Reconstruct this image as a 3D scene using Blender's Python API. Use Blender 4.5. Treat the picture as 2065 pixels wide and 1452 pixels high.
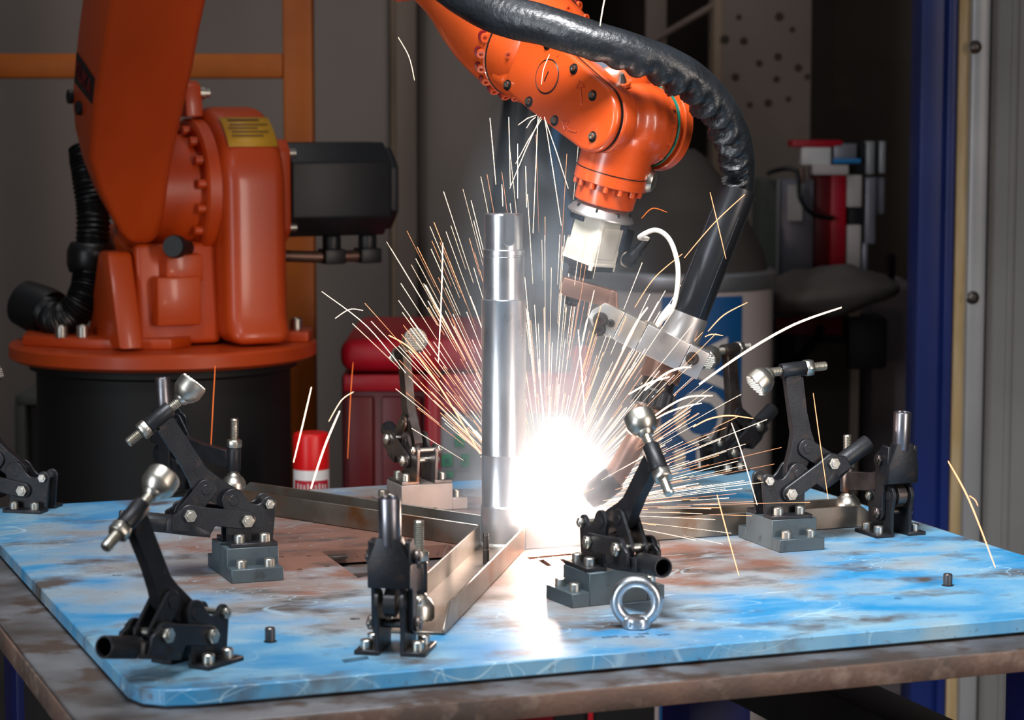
import bpy, bmesh, math, random
from mathutils import Vector, Matrix, noise

for o in list(bpy.data.objects):
    bpy.data.objects.remove(o)
SC = bpy.context.scene
COL = SC.collection
RND = random.Random(7)
PI = math.pi
V = Vector

# ------------------------------------------------------------------ camera
TOP = 0.90                      # height of the blue fixture plate
CAMZ = TOP + 0.53
PITCH = math.radians(5.97)
FPX = 85.0 / 36.0 * 2065.0
cam_d = bpy.data.cameras.new('camera')
cam_d.lens = 85.0
cam_d.sensor_width = 36.0
cam_d.clip_end = 60
cam_d.dof.use_dof = True
cam_d.dof.focus_distance = 2.90
cam_d.dof.aperture_fstop = 8.0
cam = bpy.data.objects.new('camera', cam_d)
COL.objects.link(cam)
cam.location = (0, 0, CAMZ)
cam.rotation_euler = (PI / 2 - PITCH, 0, 0)
SC.camera = cam

_F = V((0, math.cos(PITCH), -math.sin(PITCH)))
_U = V((0, math.sin(PITCH), math.cos(PITCH)))
def ray(px, py):
    return _F + V((1, 0, 0)) * ((px - 1032.5) / FPX) - _U * ((py - 726.0) / FPX)
def P(px, py, z=0.0):
    """point on the horizontal plane z above the fixture plate"""
    d = ray(px, py)
    t = (TOP + z - CAMZ) / d.z
    return V((d.x * t, d.y * t, TOP + z))
def D(px, py, Y):
    """point on the upright plane at distance Y"""
    d = ray(px, py)
    t = Y / d.y
    return V((d.x * t, Y, CAMZ + d.z * t))
def mm(px, Y):
    return px * Y / FPX

# ------------------------------------------------------------------ light
SC.view_settings.view_transform = 'Standard'
SC.view_settings.look = 'None'
SC.view_settings.exposure = 0.0
SC.view_settings.gamma = 1.0
SC.view_settings.use_curve_mapping = False
world = bpy.data.worlds.new('shop_ambient')
world.use_nodes = True
SC.world = world
bg = world.node_tree.nodes['Background']
bg.inputs['Color'].default_value = (0.80, 0.88, 1.0, 1)
bg.inputs['Strength'].default_value = 0.11

def area(name, loc, target, sx, sy, power, color, spread=180):
    l = bpy.data.lights.new(name, 'AREA')
    l.shape = 'RECTANGLE'; l.size = sx; l.size_y = sy
    l.energy = power; l.color = color; l.spread = math.radians(spread)
    o = bpy.data.objects.new(name, l); COL.objects.link(o)
    o.location = loc
    o.rotation_euler = (V(target) - V(loc)).to_track_quat('-Z', 'Y').to_euler()
    return o
area('ceiling_lamp_front', (-0.15, 1.82, 2.95), (0.28, 2.85, 1.05), 1.1, 0.5, 16.5, (0.97, 0.98, 1.0), 60)
area('ceiling_lamp_back', (-0.6, 4.2, 3.5), (-0.4, 4.3, 0.9), 1.8, 0.8, 10, (1.0, 0.96, 0.92))
area('streak_light_left', (-2.3, 0.3, 1.6), (0.1, 2.7, 1.2), 0.75, 1.9, 10, (0.88, 0.94, 1.0), 70)  # added area light, puts a tall bright streak on the shaft
area('streak_light_right', (2.3, 0.5, 1.7), (0.1, 2.8, 1.2), 0.50, 1.9, 9, (1.0, 0.86, 0.76), 70)  # added warm light, colours the shaft's right side like spark reflections

ARC = V((0.042, 2.903, TOP + 0.040))
al = bpy.data.lights.new('welding_arc_light', 'POINT')
al.energy = 6; al.color = (1.0, 0.74, 0.60); al.shadow_soft_size = 0.012
alo = bpy.data.objects.new('welding_arc_light', al); COL.objects.link(alo)
alo.location = ARC + V((0.002, -0.010, 0.016))

# ------------------------------------------------------------------ materials
MATS = {}
def rgb(h):
    h = h.lstrip('#')
    c = [int(h[i:i + 2], 16) / 255 for i in (0, 2, 4)]
    return tuple((x / 12.92 if x <= .04045 else ((x + .055) / 1.055) ** 2.4) for x in c) + (1,)
def mat(name, color, metal=0.0, rough=0.5, color2=None, scale=8.0, lo=.35, hi=.65, detail=6,
        bump=0.0, bscale=200.0, coat=0.0, stretch=None, rough2=None, spec=None, c3=None, s3=40.0, lo3=.6, hi3=.7):
    m = bpy.data.materials.new(name); m.use_nodes = True
    nt = m.node_tree; N = nt.nodes; L = nt.links
    b = N['Principled BSDF']
    col = rgb(color) if isinstance(color, str) else tuple(color) + (1,)
    b.inputs['Base Color'].default_value = col
    b.inputs['Metallic'].default_value = metal
    b.inputs['Roughness'].default_value = rough
    b.inputs['Coat Weight'].default_value = coat
    b.inputs['Coat Roughness'].default_value = 0.12
    if spec is not None: b.inputs['Specular IOR Level'].default_value = spec
    tc = N.new('ShaderNodeTexCoord'); src = tc.outputs['Object']
    if stretch:
        mp = N.new('ShaderNodeMapping'); mp.inputs['Scale'].default_value = stretch
        L.new(src, mp.inputs['Vector']); src = mp.outputs['Vector']
    if color2 is not None:
        n = N.new('ShaderNodeTexNoise'); n.inputs['Scale'].default_value = scale; n.inputs['Detail'].default_value = detail
        L.new(src, n.inputs['Vector'])
        r = N.new('ShaderNodeMapRange'); r.inputs['From Min'].default_value = lo; r.inputs['From Max'].default_value = hi
        L.new(n.outputs['Fac'], r.inputs['Value'])
        mx = N.new('ShaderNodeMix'); mx.data_type = 'RGBA'
        L.new(r.outputs['Result'], mx.inputs['Factor'])
        mx.inputs['A'].default_value = col
        mx.inputs['B'].default_value = rgb(color2) if isinstance(color2, str) else tuple(color2) + (1,)
        out = mx.outputs['Result']
        if c3 is not None:
            n3 = N.new('ShaderNodeTexNoise'); n3.inputs['Scale'].default_value = s3; n3.inputs['Detail'].default_value = 8
            L.new(src, n3.inputs['Vector'])
            r3 = N.new('ShaderNodeMapRange'); r3.inputs['From Min'].default_value = lo3; r3.inputs['From Max'].default_value = hi3
            L.new(n3.outputs['Fac'], r3.inputs['Value'])
            m3 = N.new('ShaderNodeMix'); m3.data_type = 'RGBA'
            L.new(r3.outputs['Result'], m3.inputs['Factor']); L.new(out, m3.inputs['A'])
            m3.inputs['B'].default_value = rgb(c3)
            out = m3.outputs['Result']
        L.new(out, b.inputs['Base Color'])
        if rough2 is not None:
            rr = N.new('ShaderNodeMapRange'); rr.inputs['To Min'].default_value = rough; rr.inputs['To Max'].default_value = rough2
            L.new(r.outputs['Result'], rr.inputs['Value']); L.new(rr.outputs['Result'], b.inputs['Roughness'])
    if bump:
        nb = N.new('ShaderNodeTexNoise'); nb.inputs['Scale'].default_value = bscale; nb.inputs['Detail'].default_value = 4
        L.new(src, nb.inputs['Vector'])
        bp = N.new('ShaderNodeBump'); bp.inputs['Strength'].default_value = bump; bp.inputs['Distance'].default_value = 0.002
        L.new(nb.outputs['Fac'], bp.inputs['Height']); L.new(bp.outputs['Normal'], b.inputs['Normal'])
    MATS[name] = m
    return m
def emis(name, color, strength):
    m = bpy.data.materials.new(name); m.use_nodes = True
    nt = m.node_tree; nt.nodes.remove(nt.nodes['Principled BSDF'])
    e = nt.nodes.new('ShaderNodeEmission'); e.inputs['Color'].default_value = tuple(color) + (1,); e.inputs['Strength'].default_value = strength
    nt.links.new(e.outputs[0], nt.nodes['Material Output'].inputs['Surface'])
    MATS[name] = m
    return m

mat('orange', '#d0531f', 0, .34, '#c84a18', 3, coat=.45, bump=.10, bscale=260, c3='#8e2a0c', s3=60, lo3=.70, hi3=.76)
mat('orange_base', '#c2460f', 0, .42, '#b03b0c', 3, coat=.2, bump=.05, bscale=120)
mat('orange_frame', '#c06406', 0, .5, '#a85404', 6)
mat('gunmetal', '#2b2d31', .55, .42, '#212226', 30, bump=.12, bscale=500, c3='#3a3230', s3=70, lo3=.58, hi3=.72)
mat('worn_steel', '#6b6563', .9, .36, '#4c4543', 35, bump=.08, bscale=400, c3='#7a5b48', s3=50, lo3=.55, hi3=.7)
mat('zinc', '#c9c7c0', 1, .30, '#a9a59a', 60, rough2=.42)
mat('tube_steel', '#9a9aa2', 1, .28, '#77767c', 40, rough2=.4)
mat('socket_dark', '#0b0b0c', .3, .6)
mat('riser_grey', '#46545a', .25, .5, '#38434a', 14, bump=.05, c3='#2a3034', s3=60, lo3=.6, hi3=.75)
mat('riser_lit', '#8d8480', .5, .5, '#78706c', 14, bump=.05)  # lit version of the riser colour, arc light painted in
mat('shaft_steel', '#d6d7da', 1, .27, '#cacbd0', 40, rough2=.33, detail=3)
mat('channel_steel', '#8f8880', .85, .40, '#5f564d', 9, bump=.05, bscale=150, c3='#6e4a2c', s3=14, lo3=.55, hi3=.68)
mat('rust_edge', '#6b5348', .2, .62, '#4a3f3a', 12, bump=.25, bscale=160, c3='#7d6c62', s3=40, lo3=.52, hi3=.72)
mat('table_steel', '#7f8186', .55, .48, '#4d4744', 9, bump=.2, bscale=160, c3='#54463f', s3=22, lo3=.50, hi3=.62)
mat('leg_blue', '#16206a', 0, .45, '#10184e', 6)
mat('rubber', '#101114', 0, .38, '#08090a', 12, spec=.5)
mat('leather', '#1d2126', 0, .36, '#14171a', 25, bump=.5, bscale=170, spec=.6)
mat('leather_fold', '#2b2c35', .15, .30, '#1a1c22', 30, bump=.3, bscale=120, spec=.8)
mat('torch_black', '#26282c', .35, .34, '#1b1c1f', 20, stretch=(1, 1, .1))
mat('brushed_alu', '#c9c6c4', .9, .34, '#aeaaa8', 30, rough2=.44)
mat('bright_alu', '#dcdad6', .85, .30, '#c9c2b8', 20)
mat('copper_steel', '#8e6f62', .8, .42, '#6a5148', 18)
mat('dark_steel', '#3c3738', .8, .38, '#2b2727', 22)
mat('white_body', '#e6e1d4', 0, .45, '#d3cbb8', 12)
mat('cable_white', '#eee9dd', 0, .45)
mat('black_plastic', '#17181b', 0, .45, '#0f1012', 20)
mat('slate_plastic', '#3b4250', 0, .4)
mat('black_box', '#1b1d22', .1, .5, '#14161a', 10)
mat('pedestal_black', '#070709', 0, .6, '#050506', 6)
mat('wall_grey', '#a99e97', 0, .85, '#9c918b', 1.6, bump=.05, bscale=40)
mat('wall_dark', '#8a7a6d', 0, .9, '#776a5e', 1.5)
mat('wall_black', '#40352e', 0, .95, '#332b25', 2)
mat('beige', '#c4aa92', 0, .75, '#97826f', 3)
mat('beige_dark', '#a8968a', 0, .8, '#9a897d', 2)
mat('spot_dark', '#57493f', 0, .9)
mat('concrete', '#6a6763', 0, .8, '#5a5754', 3, bump=.1, bscale=60)
mat('post_blue', '#152c72', 0, .42, '#112562', 4)
mat('wood_trim', '#c6ad86', 0, .6, '#b39768', 14, stretch=(8, 8, .6))
mat('panel_grey', '#8b8a88', 0, .6, '#7d7c7a', 3)
mat('strip_grey', '#b1b2b4', .3, .42, '#a3a4a6', 6)
mat('red_machine', '#c4122a', 0, .4, '#b00f22', 4)
mat('red_dark', '#7d0f1a', 0, .42, '#6a0c14', 4)
mat('red_cap', '#d80f12', 0, .35)
mat('can_white', '#e2dedb', 0, .35)
mat('print_red', '#b3122b', 0, .5)
mat('green', '#12905e', 0, .45)
mat('ctrl_grey', '#8d9195', 0, .5)
mat('drum_white', '#cfc4c0', 0, .55, '#c4b8b4', 5)
mat('drum_blue', '#0f5a98', 0, .5)
mat('drum_rim', '#b9bcbf', .8, .35)
mat('hood_grey', '#4b4541', 0, .8, '#3f3a36', 6)
mat('cloth', '#645d57', 0, .92, '#544e49', 7, bump=.4, bscale=25)
mat('steel_panel', '#9c9ba6', .4, .4, '#86858f', 8)
mat('green_grey', '#5d635c', 0, .6)
mat('pink_panel', '#a3969a', 0, .65, '#94878b', 4)
mat('dark_machine', '#2d2a28', .1, .6, '#221f1e', 6)
mat('pipe_blue', '#2a86c8', 0, .45)
mat('label_yellow', '#c99a2c', 0, .5)
mat('label_ink', '#5c3d10', 0, .6)
mat('paper', '#b9c6ae', 0, .8, '#a9b79e', 9)
mat('seal_green', '#0f6b58', 0, .4)
mat('silver_ring', '#cfd6dc', 1, .32, '#b4bcc4', 40)
mat('black_ink', '#1a2a3c', 0, .7)

def plate_material():
    m = bpy.data.materials.new('worn_blue_paint'); m.use_nodes = True
    nt = m.node_tree; N = nt.nodes; L = nt.links; b = N['Principled BSDF']
    tc = N.new('ShaderNodeTexCoord'); o = tc.outputs['Object']
    def nz(scale, detail, stretch=None, rot=0, dist=0.0, off=(0, 0, 0)):
        s = o
        if stretch or rot:
            mp = N.new('ShaderNodeMapping'); mp.inputs['Scale'].default_value = stretch or (1, 1, 1)
            mp.inputs['Rotation'].default_value = (0, 0, rot); mp.inputs['Location'].default_value = off
            L.new(o, mp.inputs['Vector']); s = mp.outputs['Vector']
        n = N.new('ShaderNodeTexNoise'); n.inputs['Scale'].default_value = scale; n.inputs['Detail'].default_value = detail
        n.inputs['Distortion'].default_value = dist
        L.new(s, n.inputs['Vector']); return n.outputs['Fac']
    def rng(v, a, c, t0=0, t1=1):
        r = N.new('ShaderNodeMapRange')
        for k, x in zip(('From Min', 'From Max', 'To Min', 'To Max'), (a, c, t0, t1)): r.inputs[k].default_value = x
        L.new(v, r.inputs['Value']); return r.outputs['Result']
    def mth(op, a, c):
        n = N.new('ShaderNodeMath'); n.operation = op
        for i, x in enumerate((a, c)):
            if isinstance(x, (int, float)): n.inputs[i].default_value = x
            else: L.new(x, n.inputs[i])
        return n.outputs[0]
    def mix(f, a, c):
        n = N.new('ShaderNodeMix'); n.data_type = 'RGBA'
        L.new(f, n.inputs['Factor'])
        for k, x in (('A', a), ('B', c)):
            if isinstance(x, str): n.inputs[k].default_value = rgb(x)
            else: L.new(x, n.inputs[k])
        return n.outputs['Result']
    # wear is strongest round the middle where the jobs are welded
    sp = N.new('ShaderNodeSeparateXYZ'); L.new(o, sp.inputs[0])
    dx = mth('SUBTRACT', sp.outputs['X'], 0.52); dy = mth('SUBTRACT', sp.outputs['Y'], 0.60)
    rr = mth('SQRT', mth('ADD', mth('MULTIPLY', dx, dx), mth('MULTIPLY', dy, dy)), 0)
    centre = rng(rr, 0.06, 0.62, 1, 0)
    big = nz(3.2, 6, dist=.6); med = nz(9, 10, stretch=(1, 1.5, 1), rot=.3, dist=.3); fine = nz(60, 6)
    blue = mix(rng(med, .32, .66), '#1f7fb4', '#7aa3b8')
    wear_sheen = mth('ADD', mth('MULTIPLY', centre, .92), mth('ADD', mth('MULTIPLY', big, .75), mth('MULTIPLY', mth('SUBTRACT', med, .5), .85)))
    grey = mix(rng(nz(7, 7, dist=.4), .38, .62), '#959da3', '#807874')
    col = mix(rng(wear_sheen, .44, .78), blue, grey)  # grey covers real wear plus the plate's sheen put into the colour
    col = mix(rng(mth('ADD', wear_sheen, mth('MULTIPLY', nz(14, 9), .35)), .98, 1.14), col, '#835f52')
    # dark grime blotches and fine speckle
    col = mix(rng(mth('ADD', nz(8, 10, stretch=(1, 1.7, 1), rot=.5, off=(3, 1, 0)), mth('MULTIPLY', fine, .22)), .64, .80), col, '#4a4442')
    # fine speckle of spatter
    col = mix(rng(nz(130, 4, off=(1, 7, 0), rot=.2), .62, .74, 0, .55), col, '#3d3a3a')
    # long curved scratches: thin lines where a slow noise crosses its middle value
    mask = rng(nz(4, 2, off=(5, 2, 1), rot=.01), .42, .58)
    for rot, sc, st in ((.5, 5, (.6, 2.6, 1)), (-.35, 7, (.6, 3, 1)), (1.2, 5, (.6, 2.4, 1)), (-.95, 8, (.6, 2.6, 1)), (.1, 10, (.5, 3.2, 1)), (.8, 12, (.4, 3, 1))):
        n = mth('ABSOLUTE', mth('SUBTRACT', nz(sc, 1, stretch=st, rot=rot, off=(sc * 1.7, sc * 2, 0), dist=.2), .5), 0)
        s = rng(n, .0007, .0030, 1, 0)
        col = mix(mth('MULTIPLY', mth('MULTIPLY', s, mask), .55), col, '#a9cbdb')
    L.new(col, b.inputs['Base Color'])
    L.new(rng(wear_sheen, .6, .95, .05, .55), b.inputs['Metallic'])
    L.new(rng(med, .3, .7, .42, .58), b.inputs['Roughness'])
    bp = N.new('ShaderNodeBump'); bp.inputs['Strength'].default_value = .12; bp.inputs['Distance'].default_value = .002
    L.new(fine, bp.inputs['Height']); L.new(bp.outputs['Normal'], b.inputs['Normal'])
    MATS['plate'] = m
plate_material()

# ------------------------------------------------------------------ mesh helpers
def frame(origin, x=None, y=None, z=None):
    """matrix with the given axes; missing ones are completed"""
    if x is None: x = V(y).cross(V(z))
    if y is None: y = V(z).cross(V(x))
    if z is None: z = V(x).cross(V(y))
    x, y, z = V(x).normalized(), V(y).normalized(), V(z).normalized()
    return Matrix(((x.x, y.x, z.x, origin[0]), (x.y, y.y, z.y, origin[1]), (x.z, y.z, z.z, origin[2]), (0, 0, 0, 1)))
def perp(a):
    a = V(a).normalized()
    t = V((0, 0, 1)) if abs(a.z) < .9 else V((1, 0, 0))
    u = a.cross(t).normalized()
    return u, a.cross(u).normalized()

class MB:
    def __init__(s): s.v = []; s.f = []
    def add(s, vs, fs, M=None):
        n = len(s.v)
        s.v += [tuple(M @ V(p)) if M is not None else tuple(p) for p in vs]
        s.f += [tuple(i + n for i in f) for f in fs]
        return s
    def box(s, c, d, M=None):
        x, y, z = c; a, b, h = d[0] / 2, d[1] / 2, d[2] / 2
        vs = [(x + i * a, y + j * b, z + k * h) for k in (-1, 1) for j in (-1, 1) for i in (-1, 1)]
        return s.add(vs, [(0, 2, 3, 1), (4, 5, 7, 6), (0, 1, 5, 4), (2, 6, 7, 3), (0, 4, 6, 2), (1, 3, 7, 5)], M)
    def bb(s, lo, hi, M=None):
        return s.box([(a + b) / 2 for a, b in zip(lo, hi)], [abs(b - a) for a, b in zip(lo, hi)], M)
    def prism(s, poly, y0, y1, M=None):
        """polygon in x,z pushed along y"""
        a = sum(poly[i][0] * poly[(i + 1) % len(poly)][1] - poly[(i + 1) % len(poly)][0] * poly[i][1] for i in range(len(poly)))
        if a < 0: poly = poly[::-1]
        n = len(poly)
        vs = [(p[0], y0, p[1]) for p in poly] + [(p[0], y1, p[1]) for p in poly]
        fs = [tuple(range(n)), tuple(range(2 * n - 1, n - 1, -1))] + [(i, i + n, (i + 1) % n + n, (i + 1) % n) for i in range(n)]
        return s.add(vs, fs, M)
    def lathe(s, prof, o=(0, 0, 0), ax=(0, 0, 1), n=24, M=None):
        """prof = (radius, distance along the axis)"""
        ax = V(ax).normalized(); u, w = perp(ax); o = V(o)
        vs = []; fs = []; rows = []
        for r, t in prof:
            if r < 1e-7:
                rows.append([len(vs)]); vs.append(o + ax * t)
            else:
                rows.append(list(range(len(vs), len(vs) + n)))
                for k in range(n):
                    a = 2 * PI * k / n
                    vs.append(o + ax * t + (u * math.cos(a) + w * math.sin(a)) * r)
        for A, B in zip(rows, rows[1:]):
            for k in range(n):
                k2 = (k + 1) % n
                if len(A) == 1 and len(B) == 1: continue
                if len(A) == 1: fs.append((A[0], B[k], B[k2]))
                elif len(B) == 1: fs.append((A[k], B[0], A[k2]))
                else: fs.append((A[k], B[k], B[k2], A[k2]))
        if len(rows[0]) > 1: fs.append(tuple(rows[0]))
        if len(rows[-1]) > 1: fs.append(tuple(rows[-1][::-1]))
        return s.add(vs, fs, M)
    def cyl(s, p0, p1, r0, r1=None, n=20, M=None):
        p0, p1 = V(p0), V(p1); h = (p1 - p0).length
        return s.lathe([(r0, 0), (r0 if r1 is None else r1, h)], p0, p1 - p0, n, M)
    def hexa(s, p0, p1, r, M=None):
        return s.cyl(p0, p1, r, n=6, M=M)
    def tube(s, pts, r, n=10, M=None, caps=True):
        pts = [V(p) for p in pts]; m = len(pts)
        rs = r if isinstance(r, (list, tuple)) else [r] * m
        t0 = (pts[1] - pts[0]).normalized(); u, w = perp(t0)
        vs = []; fs = []
        for i, p in enumerate(pts):
            t = (pts[min(i + 1, m - 1)] - pts[max(i - 1, 0)]).normalized()
            u = (u - t * u.dot(t)).normalized(); w = t.cross(u)
            for k in range(n):
                a = 2 * PI * k / n
                vs.append(p + (u * math.cos(a) + w * math.sin(a)) * rs[i])
        for i in range(m - 1):
            for k in range(n):
                k2 = (k + 1) % n
                fs.append((i * n + k, i * n + k2, (i + 1) * n + k2, (i + 1) * n + k))
        if caps:
            fs.append(tuple(range(n - 1, -1, -1))); fs.append(tuple(range((m - 1) * n, m * n)))
        return s.add(vs, fs, M)
    def ball(s, c, r, n=16, M=None, sq=(1, 1, 1)):
        m = n // 2; vs = []; fs = []
        prof = [(math.sin(PI * i / m), -math.cos(PI * i / m)) for i in range(m + 1)]
        t = MB().lathe([(max(a, 0), b) for a, b in prof], n=n)
        return s.add([(c[0] + p[0] * r * sq[0], c[1] + p[1] * r * sq[1], c[2] + p[2] * r * sq[2]) for p in t.v], t.f, M)
    def mesh(s, name, bevel=0.0, ang=38, segs=2):
        me = bpy.data.meshes.new(name)
        me.from_pydata([tuple(p) for p in s.v], [], s.f)
        bm = bmesh.new(); bm.from_mesh(me)
        bmesh.ops.remove_doubles(bm, verts=bm.verts, dist=1e-6)
        bmesh.ops.recalc_face_normals(bm, faces=bm.faces)
        if bevel:
            es = [e for e in bm.edges if len(e.link_faces) == 2 and e.calc_face_angle(0) > math.radians(40)]
            bmesh.ops.bevel(bm, geom=es, offset=bevel, segments=segs, affect='EDGES', profile=.5, clamp_overlap=True)
        bm.to_mesh(me); bm.free()
        me.shade_smooth(); me.set_sharp_from_angle(angle=math.radians(ang))
        return me
    def build(s, name, m, parent=None, bevel=0.0, ang=38, segs=2):
        return link(name, s.mesh(name, bevel, ang, segs), m, parent)

def link(name, me, m, parent=None):
    if m and not me.materials: me.materials.append(MATS[m])
    o = bpy.data.objects.new(name, me); COL.objects.link(o)
    if parent is not None:
        o.parent = parent
        r = parent
        while r.parent is not None: r = r.parent
        if r.get('world_parts') and parent is r: o.location = -r.location
    return o
def tag(o, label=None, cat=None, group=None, kind=None):
    if label: o['label'] = label
    if cat: o['category'] = cat
    if group: o['group'] = group
    if kind: o['kind'] = kind
    return o
def empty(name, loc, label=None, cat=None, group=None, rz=0.0, world_parts=False):
    o = bpy.data.objects.new(name, None); COL.objects.link(o)
    o.empty_display_size = .05
    o.location = loc; o.rotation_euler = (0, 0, rz)
    if world_parts: o['world_parts'] = 1
    return tag(o, label, cat, group)
def spline(pts, k=8):
    pts = [V(p) for p in pts]; out = []
    for i in range(len(pts) - 1):
        p0 = pts[max(i - 1, 0)]; p1 = pts[i]; p2 = pts[i + 1]; p3 = pts[min(i + 2, len(pts) - 1)]
        for j in range(k):
            t = j / k
            out.append(.5 * (2 * p1 + (p2 - p0) * t + (2 * p0 - 5 * p1 + 4 * p2 - p3) * t * t + (3 * p1 - p0 - 3 * p2 + p3) * t ** 3))
    out.append(pts[-1]); return out
def arcpts(cx, cz, r, a0, a1, n=8):
    return [(cx + r * math.cos(math.radians(a0 + (a1 - a0) * i / n)), cz + r * math.sin(math.radians(a0 + (a1 - a0) * i / n))) for i in range(n + 1)]
def stadium(a, b, ra, rb, n=10):
    a, b = V((a[0], a[1])), V((b[0], b[1])); d = b - a
    th = math.degrees(math.atan2(d.y, d.x))
    return arcpts(b.x, b.y, rb, th - 90, th + 90, n) + arcpts(a.x, a.y, ra, th + 90, th + 270, n)
def text_mesh(s, size, depth=.0004, bold=0.0):
    c = bpy.data.curves.new('lettering', 'FONT'); c.body = s; c.size = size; c.extrude = depth; c.offset = bold
    c.align_x = 'CENTER'; c.align_y = 'CENTER'; c.resolution_u = 3
    o = bpy.data.objects.new('lettering', c); COL.objects.link(o)
    bpy.context.view_layer.update()
    me = bpy.data.meshes.new_from_object(o.evaluated_get(bpy.context.evaluated_depsgraph_get()))
    bpy.data.objects.remove(o); bpy.data.curves.remove(c)
    return me
def evaluated(o):
    """bake an object's modifiers into its mesh"""
    bpy.context.view_layer.update()
    me = bpy.data.meshes.new_from_object(o.evaluated_get(bpy.context.evaluated_depsgraph_get()))
    o.modifiers.clear(); old = o.data; o.data = me
    return me
# ------------------------------------------------------------------ setting
def S(o): return tag(o, kind='structure')
S(MB().bb((-5, -1, -.1), (5, 9, 0)).build('floor', 'concrete'))
wl = D(1075, 500, 6.6).x
S(MB().bb((-4.2, 6.6, 0), (wl, 6.75, 4.2)).build('wall_back', 'wall_grey'))
S(MB().bb((-4.35, -1, 0), (-4.2, 6.75, 4.2)).build('wall_left', 'wall_grey'))
S(MB().bb((3.4, -1, 0), (3.55, 7.45, 4.2)).build('wall_right', 'wall_grey'))
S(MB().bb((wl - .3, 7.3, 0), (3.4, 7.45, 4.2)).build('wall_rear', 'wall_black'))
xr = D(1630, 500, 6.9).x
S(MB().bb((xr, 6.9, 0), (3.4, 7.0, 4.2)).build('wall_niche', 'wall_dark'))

# ------------------------------------------------------------------ fixture plate and table
A20 = math.radians(20.6)
UX = V((math.cos(A20), math.sin(A20), 0)); UY = V((-math.sin(A20), math.cos(A20), 0))
FL = V((-0.3395, 2.152, TOP))
PL, PW, PT = 1.128, 1.085, 0.0155
table = empty('welding_table', (FL.x, FL.y, 0), 'heavy steel table with rusty brown rim and dark blue legs under the fixture plate', 'table', rz=A20)
TT = TOP - PT - .003
m = MB()
ch = .03
def rim(x0, y0, x1, y1, c):
    return [(x0 + c, y0), (x1 - c, y0), (x1, y0 + c), (x1, y1 - c), (x1 - c, y1), (x0 + c, y1), (x0, y1 - c), (x0, y0 + c)]
def flat(poly, z0, z1):
    M = Matrix(((1, 0, 0, 0), (0, 0, 1, 0), (0, 1, 0, 0), (0, 0, 0, 1)))
    return MB().prism(poly, z0, z1, M)
flat(rim(-.058, -.054, PL + .056, PW + .046, .002), TT - .020, TT).build('table_top', 'table_steel', table, bevel=.001)
MB().bb((-.062, -.058, TT - .023), (PL + .06, -.0545, TT - .0012)).build('edge_bar', 'rust_edge', table, bevel=.001)
MB().bb((-.062, PW + .0465, TT - .023), (PL + .06, PW + .05, TT - .0012)).build('edge_bar', 'rust_edge', table, bevel=.001)
MB().bb((-.062, -.0543, TT - .023), (-.0585, PW + .046, TT - .0012)).build('edge_bar', 'rust_edge', table, bevel=.001)
MB().bb((PL + .0565, -.0543, TT - .023), (PL + .06, PW + .046, TT - .0012)).build('edge_bar', 'rust_edge', table, bevel=.001)
ux, uy = UX.to_2d(), UY.to_2d()
def loc_of(p):
    d = V((p[0] - FL.x, p[1] - FL.y)); return d.dot(ux), d.dot(uy)
legs = [(.09, .12), (PL - .06, .12), loc_of((.284, 3.47)), loc_of((-.628, 3.20))]
for lx, ly in legs:
    lg = MB().bb((lx - .05, ly - .05, .012), (lx + .05, ly + .05, TT - .023)).build('leg', 'leg_blue', table, bevel=.006)
    MB().bb((lx - .08, ly - .08, 0), (lx + .08, ly + .08, .012)).build('foot_plate', 'leg_blue', lg)
(x0, y0), (x1, y1) = legs[2], legs[1]
MB().bb((min(x0, x1) - .03, y1, .60), (max(x0, x1) + .03, y0, .68)).build('stringer', 'dark_machine', table, bevel=.004)
(x0, y0), (x1, y1) = legs[0], legs[3]
MB().bb((x0 - .03, y0, .60), (x0 + .03, y1, .68)).build('stringer', 'dark_machine', table, bevel=.004)

plate = empty('fixture_plate', FL - V((0, 0, PT)), 'large bright blue steel fixture plate, worn and scratched, lying on the table', 'plate', rz=A20)
poly = [(.055, 0)] + [(PL - .02, 0), (PL, .02), (PL, PW - .02), (PL - .02, PW), (.02, PW), (0, PW - .02)] + [(0, .05), (.008, .022), (.026, .006)]
po = flat(poly, 0, PT).build('plate_body', 'plate', plate, bevel=.0012, segs=1)
cut = MB()
def cutpoly(pix):
    q = [loc_of(P(a, b)) for a, b in pix]
    t = flat(q, -.01, PT + .01); cut.add(t.v, t.f)
cutpoly([(648, 1112), (905, 1098), (960, 1128), (722, 1165)])
cutpoly([(1062, 1124), (1150, 1116), (1156, 1119), (1068, 1128)])
cutpoly([(1085, 1130), (1096, 1128), (1114, 1141), (1103, 1142)])
cutpoly([(1128, 1128), (1137, 1127), (1156, 1140), (1146, 1142)])
cutpoly([(688, 1330), (740, 1322), (746, 1329), (694, 1337)])
for a, b, r in ((716, 1248, .0056), (1812, 1207, .005), (236, 1160, .0055), (567, 1123, .004), (604, 1148, .0035), (622, 1121, .0035), (660, 1142, .0035), (1336, 1141, .0045), (1385, 1149, .004), (1105, 1121, .003), (1640, 1330, .004)):
    q = loc_of(P(a, b)); cut.cyl((q[0], q[1], -.01), (q[0], q[1], PT + .01), r, n=14)
cu = cut.build('cutter', 'plate', plate)
bm_ = po.modifiers.new('cut', 'BOOLEAN'); bm_.operation = 'DIFFERENCE'; bm_.object = cu; bm_.solver = 'EXACT'; bm_.use_self = True
evaluated(po).shade_flat(); po.data.name = 'plate_body'
bpy.data.objects.remove(cu)
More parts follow.
